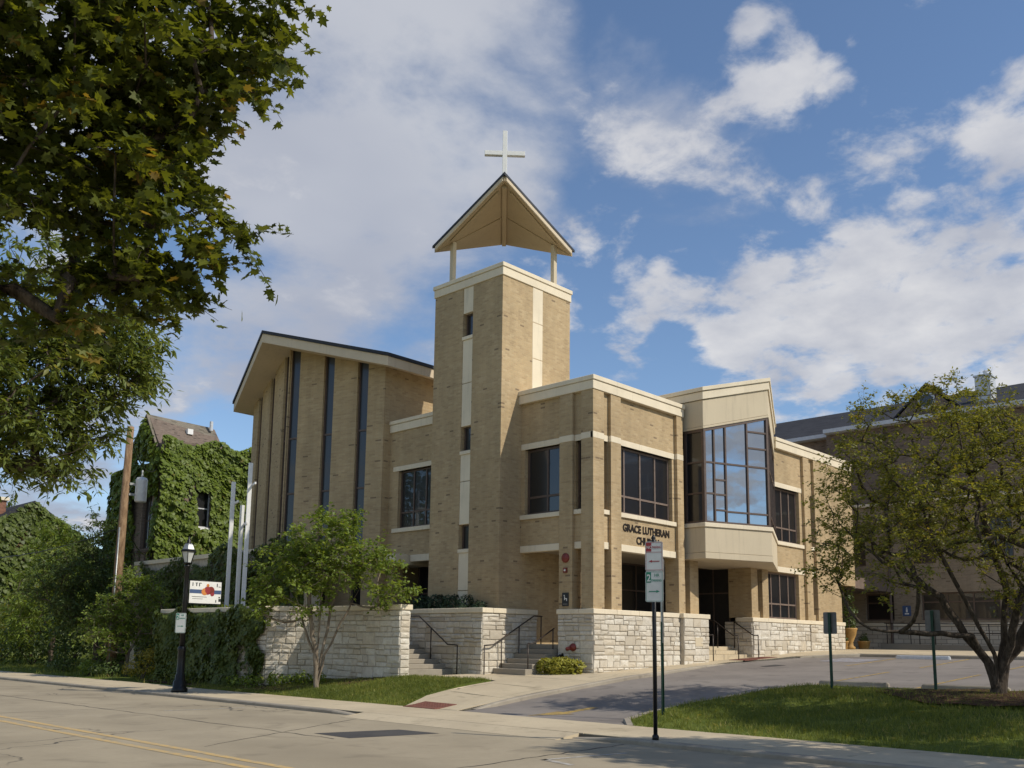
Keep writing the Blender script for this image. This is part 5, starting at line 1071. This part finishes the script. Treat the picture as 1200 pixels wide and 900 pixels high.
build(MB().box(BX-.5,BX-.3,-20.5,20.95,12.58,12.78), 'gutter', 'gutter', AP); build(MB().box(BX+.4,BX+.6,20.96,30.5,12.58,12.78), 'gutter', 'gutter', AP); build(MB().box(BX-.3,BX+.02,-20.5,20.95,12.56,12.66), 'eave_soffit', 'gutter', AP); build(MB().box(BX+.6,BX+.92,20.96,30.5,12.56,12.66), 'eave_soffit', 'gutter', AP)
# gable dormer with a round window and the white roof housing
m = MB(); m.v = [(BX-.04,13.9,12.5),(BX-.04,17.7,12.5),(BX-.04,15.8,14.25),(51,13.9,12.5),(51,17.7,12.5),(51,15.8,14.25)]; m.f = [(0,2,1),(3,4,5),(0,3,5,2),(1,2,5,4),(0,1,4,3)]; dm = build(m, 'dormer', 'brick_brown', AP)
m = MB(); m.hexa([(BX-.02,13.6,12.35),(BX-.02,15.8,14.4),(51,15.8,14.4),(51,13.6,12.35),(BX-.02,13.57,12.43),(BX-.02,15.8,14.48),(51,15.8,14.48),(51,13.57,12.43)]); m.hexa([(BX-.02,15.81,14.4),(BX-.02,18,12.35),(51,18,12.35),(51,15.81,14.4),(BX-.02,15.81,14.48),(BX-.02,18.03,12.43),(51,18.03,12.43),(51,15.81,14.48)]); build(m, 'dormer_roof', 'shingle', dm)
build(disc(FBk,15.8,13.55,.42,.05,.10,20), 'round_window', 'gutter', dm); build(disc(FBk,15.8,13.55,.32,.10,.11,20), 'round_pane', 'glass', dm)
hs_ = build(MB().box(47.6,48.5,13.35,14.05,12.9,14.75), 'roof_housing', 'white_metal', AP); build(MB().box(47.55,48.55,13.3,14.1,14.75,14.83), 'housing_cap', 'white_metal', hs_); build(MB().lathe(48.1,13.65,[(.12,14.82),(.12,15.05),(.16,15.08),(.08,15.15)],10), 'flue', 'white_metal', hs_)
build(MB().tube([(45.85,18.0,1.4),(45.85,18.0,12.5)], .07, 8), 'downspout', 'bronze', AP)
build(MB().box(41.35,45.98,17.9,22,4.25,4.75), 'link_canopy', 'bronze_sunlit', AP)
# ramp and guard rail along the hall
t = thing('ramp', 'long concrete access ramp along the stone base of the brick hall', 'ramp', (45,12,1.4)); m = MB(); m.hexa([(44.5,6,1.4),(45.9,6,1.4),(45.9,18,1.4),(44.5,18,1.4),(44.5,6,1.52),(45.9,6,1.52),(45.9,18,1.62),(44.5,18,1.62)]); build(m, 'deck', 'walk_dark', t); m = MB(); m.hexa([(44.4,6,1.4),(44.499,6,1.4),(44.499,18,1.4),(44.4,18,1.4),(44.4,6,1.6),(44.499,6,1.6),(44.499,18,1.78),(44.4,18,1.78)]); build(m, 'upstand', 'walk_dark', t)
t = thing('guard_rail', 'dark guard rail on the access ramp of the brick hall', 'railing', (44.45,12,1.9)); zz = lambda y: 1.6+.18*(y-6)/12
for h in (.55,.95): build(MB().tube([(44.45,6.2,zz(6.2)+h),(44.45,17.8,zz(17.8)+h)], .025, 6), 'rail', 'rail', t, True)
for y in (6.3,8.6,10.9,13.2,15.5,16.2,16.6,17.7): build(MB().tube([(44.45,y,zz(y)-.05),(44.45,y,zz(y)+.95)], .022, 6), 'post', 'rail', t, True)
t = thing('accessible_entry_sign', 'small grey blue pictogram sign on the brick hall wall', 'sign', (45.95,17.35,3.3)); FZ = FR(BX-.005,0,0,-1,-1,0); plate(FZ,-17.5,-17.1,.004,3.1,3.6,.03,t,'blue_ink'); build(disc(FZ,-17.3,3.48,.035,.009,.011,10),'pictogram_head','white',t); mb = MB(); mb.ob(FZ,-17.34,-17.26,.009,.011,3.28,3.43); mb.ob(FZ,-17.4,-17.2,.009,.011,3.18,3.24); build(mb,'pictogram','white',t)
# ------------------------------------------------------------------ planters
def pot(x, y, prof, lab, sph, n, urn=False):
    z = G(x,y)+.01; t = thing('planter_pot', lab, 'planter', (x,y,z), 'ochre planters at the wing corner'); build(MB().lathe(x,y,[(r_,z+h) for r_, h in prof],20), 'pot', 'terracotta', t, True); top = prof[-1][1]; build(MB().lathe(x,y,[(prof[-1][0]*.9,z+top-.06),(prof[-1][0]*.88,z+top-.02)],16), 'soil', 'mulch', t)
    b = bush('pot_plant', 'leafy plant growing in the '+lab, (x,y,z+top-.05), [(x+a,y+b_,z+top+c,r_) for a,b_,c,r_ in sph], n, .12, 'shrub', 'leaf', int(x*10), 'plant', 'plants in the ochre planters')
pot(40.75,18.25,[(.19,0),(.21,.02),(.26,.3),(.28,.31),(.28,.36)],'low round ochre pot left of the urn',[(0,0,.12,.2),(.08,.08,.2,.14)],220)
pot(41.35,18.15,[(.22,0),(.22,.09),(.14,.15),(.13,.3),(.27,.62),(.32,.84),(.34,.88),(.34,.94)],'tall ochre urn between two low pots',[(0,0,.3,.3),(0,0,.8,.3),(.1,.1,1.3,.26),(-.1,0,1.8,.25),(.2,.1,.15,.24)],800,True)
pot(42.25,17.9,[(.2,0),(.22,.02),(.27,.3),(.29,.31),(.29,.36)],'low round ochre pot right of the urn',[(0,0,.1,.22)],260)
# ------------------------------------------------------------------ trees
tree('maple_tree', 'big maple whose dark leafy boughs hang over the upper left', (-1.6,10.2,0), [[(-1.6,10.2,2.6),(-1.3,10.0,4.2)],[8,(0.2,9.4,5.2),(1.8,8.8,5.6)],[12,(-.6,9.2,6.4),(.8,8.6,7.4)],[12,(-2.6,11,6.0)]],
  [(2.54,7.95,6.58,1.3),(3.24,7.57,6.93,.9),(3.78,7.42,7.05,.62),(2.94,7.94,6.04,1.1),(3.64,7.72,6.34,.6),(3.58,7.92,5.75,.45),(3.79,7.53,5.21,.42),(3.30,7.91,5.19,.65),(2.70,8.09,5.20,1.0),(3.35,7.95,4.74,.5),(2.79,8.16,4.47,.5),(3.62,7.84,4.67,.3),(2.58,8.46,4.18,.3),(3.6,7.4,7.6,.9),(2.6,7.6,7.9,1.3),
   (1.4,8.6,6.0,1.3),(.4,9.2,7.2,1.8),(-1.4,10.2,8,2.3),(-2.8,11,6.6,1.8),(-.8,11.4,6.4,1.8),(.6,10.3,5.6,1.2)], 940, 84, .20, .088, 'maple', 'bark', 'maple', .22, .006, 101, None, .2, .5)
tree('ash_tree', 'large ash with feathery drooping foliage below the maple boughs', (-1.8,19,0), [[(-1.8,19,3),(-1.2,18.8,5.2)],[8,(1.5,18.3,6.6),(4.2,17.4,7.0)],[13,(-2.6,19.5,8)],[13,(.2,19.6,8.4)]],
  [(5.7,17.17,6.33,1.3),(6.59,16.54,6.88,.95),(7.21,16.07,7.42,.5),(6.31,16.69,5.59,.85),(5.69,17.2,4.94,.8),(6.27,16.95,4.61,.5),(5.26,17,5.89,1.2),(6.87,16.7,6.18,.6),(5.6,16.8,7.6,1.4),(6.6,16.3,6.3,.9),(6.0,16.6,5.2,.8),(6.9,16.2,6.8,.7),(5.0,17.0,5.2,1.0),(6.2,16.6,7.0,1.1),(4.6,17.4,6.5,1.3),(3.0,17.9,7.2,1.7),(.8,18.5,8.5,2.4),(-2,19.2,9.5,2.6),(-3.6,20,7.4,1.8),(1.6,19.8,7,1.9)], 1050, 64, .22, .17, 'ash', 'bark', 'narrow', .3, .006, 102, None, .25, .9)
tz = G(22.2,6.5)
tree('hawthorn_tree', 'broad spreading tree with fine leaves beside the parking lot', (22.2,6.5,tz-.05), [[(22.0,6.45,1.5),(21.5,6.7,2.4),(20.9,7.1,3.6),(20.5,7.5,5.4)],[(22.05,6.6,1.3),(21.5,6.75,1.87),(20.6,7.6,1.9),(19.97,8.3,2.0)],[(22.25,6.4,1.4),(21.9,6.1,2.8),(21.5,6.4,4.6),(21.1,6.7,6.6)],[(22.35,6.4,1.3),(22.4,5.8,2.2),(22.6,5.3,3.6),(22.4,5.6,5.6)],[(22.1,6.3,1.4),(21.5,5.7,2.8),(20.9,6.1,4.2)],[(22.05,6.6,1.3),(21.3,7.3,2.7),(20.2,8.1,3.6)]],
  [(19.93,8.32,5.28,1.0),(20.44,7.53,6.41,1.1),(20.87,6.45,5.95,1.3),(19.9,7.07,4.41,1.3),(19.49,8.39,3.74,.9),(20.81,6.2,4.07,1.3),(21,6.77,7.1,.55),(19.18,7.39,3.13,.8),(22.26,5.86,5.33,1.4),(19.31,8.85,4.5,.55),(21.45,5.8,3.1,.8),(19.4,9.0,3.2,.6),(22.8,7.6,5,1.5),(23.4,5.4,4.6,1.5),(22.4,4.2,4.2,1.3),(21.4,8.6,4.6,1.3),(22.6,6.4,6.6,1.2)], 820, 64, .17, .078, 'thorn', 'bark', 'leaf', .27, .0045, 103, None, .15, .2, .42)
bz = G(16.2,23.2)
tree('serviceberry_tree', 'small multi-stemmed tree with bright leaves before the stone wall', (16.2,23.2,bz), [[(16.1,23.3,1.2),(15.7,23.6,2.6),(15.3,23.9,3.8)],[(16.2,23.2,1.3),(16.1,23.0,2.8),(16.1,22.9,4.6)],[(16.35,23.05,1.2),(16.7,22.6,2.4),(17.0,22.1,3.5)],[(16.05,23.2,1.4),(15.85,23.3,3.0)],[(16.3,23.15,1.2),(16.4,22.9,2.6),(16.5,22.4,4.4)]],
  [(16.04,22.9,4.15,1.2),(15.5,23.6,3.75,.9),(16.97,22.03,3.75,.9),(15.0,24.1,3.2,.45),(16.48,22.3,4.9,.5),(17.3,21.6,3.0,.5),(15.6,23.4,2.95,.75),(16.6,23.9,3.8,.9),(16.3,22.9,4.9,.45),(17.6,21.3,3.05,.4),(15.0,24.2,2.7,.5),(16.4,22.2,5.35,.3)], 220, 68, .23, .13, 'dog', 'bark_light', 'leaf', .10, .006, 104, None, .25, .5, .42, 'tree', .45)
tree('street_tree', 'leafy street tree standing on the island lawn beyond the right edge', (15.9,-.4,G(15.9,-.4)), [[(15.9,-.4,2.4),(15.9,-.4,4.4)],[6,(15.0,.4,5)],[6,(16.8,-1.0,5.2)]], [(15.8,-.4,6.8,1.9),(14.9,.4,6,1.4),(16.9,-1.3,6.0,1.5),(15.4,.3,7.8,1.2),(15.8,-.6,8.4,1.2)], 300, 52, .3, .17, 'thorn', 'bark', 'leaf', .16, .006, 105)
tree('lot_tree', 'second leafy tree on the island lawn beyond the right edge', (20.6,.2,G(20.6,.2)), [[(20.6,.2,2.4),(20.5,.2,4.4)],[6,(19.6,.8,5)],[6,(21.6,-.6,5.2)]], [(20.5,.2,6.2,2.0),(19.4,.9,5.6,1.4),(21.8,-.8,5.8,1.5),(20.2,.8,7.2,1.4),(20.6,.0,8.2,1.3)], 320, 52, .3, .17, 'thorn', 'bark', 'leaf', .16, .006, 106)
for i, (y, lab) in enumerate(((58,'nearest of the tall roadside trees across the street'),(66,'second tall roadside tree across the street'),(74,'third tall roadside tree across the street'),(82,'fourth tall roadside tree across the street'),(91,'farthest tall roadside tree across the street'))):
    tree('roadside_tree', lab, (-12,y,0), [[(-12,y,5),(-12,y,10)]], [(-12,y,13,4.4),(-10.5,y+2,9,3.4),(-13.5,y-2,10,3.6),(-12,y,19,4.0),(-11,y-3,8.5,3.2),(-12,y+1,23,2.6)], 170, 30, .9, .75, 'ash', 'bark', 'leaf', .35, .02, 140+i)
# garden trees and shrubs on the left
tree('garden_tree', 'slender tree with drooping branches left of the utility pole', (18.2,43.5,.1), [[(18.2,43.5,2),(18.1,43.4,5)]], [(17.0,43,4.6,1.3),(18.2,43.6,5.2,1.4),(17.4,42.8,3.2,1.4),(18.6,43,3.4,1.4),(17.7,43.4,6.5,.9),(16.6,42.6,2.8,1.0),(16.4,44.2,4.0,1.2)], 260, 52, .28, .2, 'shrub', 'bark', 'narrow', .12, .007, 111, None, .25, 1.0)
tree('garden_tree', 'low spreading tree with pale leaves in front of the utility pole', (17.0,37.6,.05), [[(17.0,37.6,1.0),(16.7,37.6,1.8)],[(17.05,37.6,1.0),(17.4,37.2,2.2)],[(17,37.6,.9),(16.4,38,1.6)]], [(16.5,37.8,2.6,1.0),(17.3,37.2,3.0,1.0),(16.0,38.3,2.1,.8),(17.0,37.4,3.7,.8),(16.3,37.5,1.7,.8),(17.6,37.6,2.2,.9)], 230, 40, .2, .13, 'dog', 'bark_light', 'leaf', .07, .007, 112, None, .2, .4)
tree('garden_tree', 'tall light-green tree before the ivy gable house', (19.6,52.5,.1), [[(19.6,52.5,2),(19.5,52.4,5)]], [(18.6,52,4.2,1.7),(19.8,52.6,5.6,1.7),(20.6,52.2,4.0,1.6),(19.4,52.4,7.0,1.0),(18.0,51.6,2.6,1.4)], 230, 52, .32, .24, 'dog', 'bark', 'narrow', .14, .008, 115, None, .25, .9)
tree('far_tree', 'round tree top far behind the ivy gable house', (34,112,0), [[(34,112,6),(34,112,9)]], [(34,112,14,3),(31,110,13,2.6),(37,113,12.5,2.6)], 110, 40, .7, .5, 'shrub', 'bark', 'leaf', .3, .02, 113)
tree('far_tree', 'spreading tree beyond the roofs left of the ivy building', (31,92,0), [[(31,92,4),(31,92,6)]], [(31,92,9,2.4),(33,92,8,2.2),(29.5,91,7.5,2)], 110, 40, .6, .4, 'shrub', 'bark', 'leaf', .25, .02, 114)
for i, (x, y, n, S_, sz, mt, lab) in enumerate((
  (19.2,54,2600,[(19.2,54,1.6,1.6),(20.6,54.5,2.0,1.7),(18.2,53.5,1.2,1.1)],.2,'shrub','large dark rounded shrub at the far left of the lawn'),
  (19.0,49,2400,[(19,49,1.8,1.7),(20.4,48.5,2.3,1.7),(21.4,47.8,3.2,1.5)],.2,'shrub','dark shrub mass beside the ivy building corner'),
  (19.6,60,2200,[(19.6,60,2.0,2.0),(21.8,61,2.6,2.2),(18.4,59,1.6,1.4)],.25,'lime_shrub','tall yellow-green hedge at the left edge'),
  (20.4,44.8,2000,[(20.4,44.8,2.2,1.5),(20.2,44.2,3.6,1.0),(21,45,1.2,1.3)],.16,'shrub','shrub behind the ivy garden wall by the pole'),
  (16.2,34.4,900,[(16.2,34.4,.6,.5),(16.35,34.1,.95,.45),(16.1,34.9,.45,.42)],.1,'yellow_shrub','golden yellow shrub at the end of the ivy wall'),
  (16.3,37.2,700,[(16.3,37.2,.35,.45),(16.2,38,.35,.4)],.12,'shrub','low green clump on the lawn beside the golden shrub'),
  (16.3,39.4,600,[(16.3,39.4,.4,.4),(16.4,40,.35,.35)],.12,'dog','low pale-leaved clump by the pavement near the pole'),
  (16.6,43.0,500,[(16.6,43,.4,.5),(16.7,44,.4,.5)],.13,'shrub','small bush on the far lawn near the pavement'),
  (16.1,31.6,900,[(16.1,32.6,.25,.34),(16.1,31.6,.25,.33),(16.1,30.5,.22,.3)],.12,'ivy_dark','low ground foliage at the foot of the ivy wall behind the lamp'),
  (16.5,25.8,600,[(16.5,25.8,.35,.3),(16.8,25.3,.35,.26),(16.1,26.5,.3,.28),(16.0,27.3,.25,.26)],.12,'dog','leafy perennials at the foot of the stone wall'),
  (16.7,24.6,220,[(16.7,24.6,.5,.2),(16.85,24.1,.5,.2)],.11,'dog','small leafy sprouts behind the little tree stems'))):
    bush('shrub', lab, (x,y,G(x,y)), S_, n, sz, mt, 'leaf', 200+i)
bush('juniper_shrub', 'dark green juniper spilling over the planter wall below the tower', (21.1,23.2,2.4), [(21.1,21.5,2.6,.3),(21.1,22.1,2.7,.36),(21.1,22.8,2.72,.38),(21.1,23.5,2.75,.4),(21.1,24.2,2.72,.4)], 3200, .13, 'juniper', 'narrow', 231, 'shrub', None, .3, 5, -1.0)
bush('mounded_bush', 'low yellow-green mounded bush beside the porch stairs', (21.75,18.55,G(21.75,18.55)), [(21.75,18.55,G(21.75,18.55)+.22,.36),(21.6,18.85,G(21.6,18.85)+.2,.33),(21.9,18.25,G(21.9,18.25)+.17,.3)], 2400, .15, 'lime_shrub', 'narrow', 232, 'shrub', None, .5, 5, -.8)
# fallen leaves on the island lawn
rs = np.random.RandomState(77); n = 46; cx_ = np.stack([rs.uniform(15.6,22.5,n), rs.uniform(2.5,11,n)], 1); cen = np.array([(a, b, G(a,b)+.06) for a, b in cx_])
fl = leaf_obj('fallen_leaves', cen, unit(n)*.4+np.array([0,0,1]), unit(n), .1*(.6+.6*rs.rand(n)), 'maple', 'yellow_shrub', None, 'stuff'); fl['label'] = 'dry fallen leaves scattered over the island lawn'; fl['category'] = 'leaves'
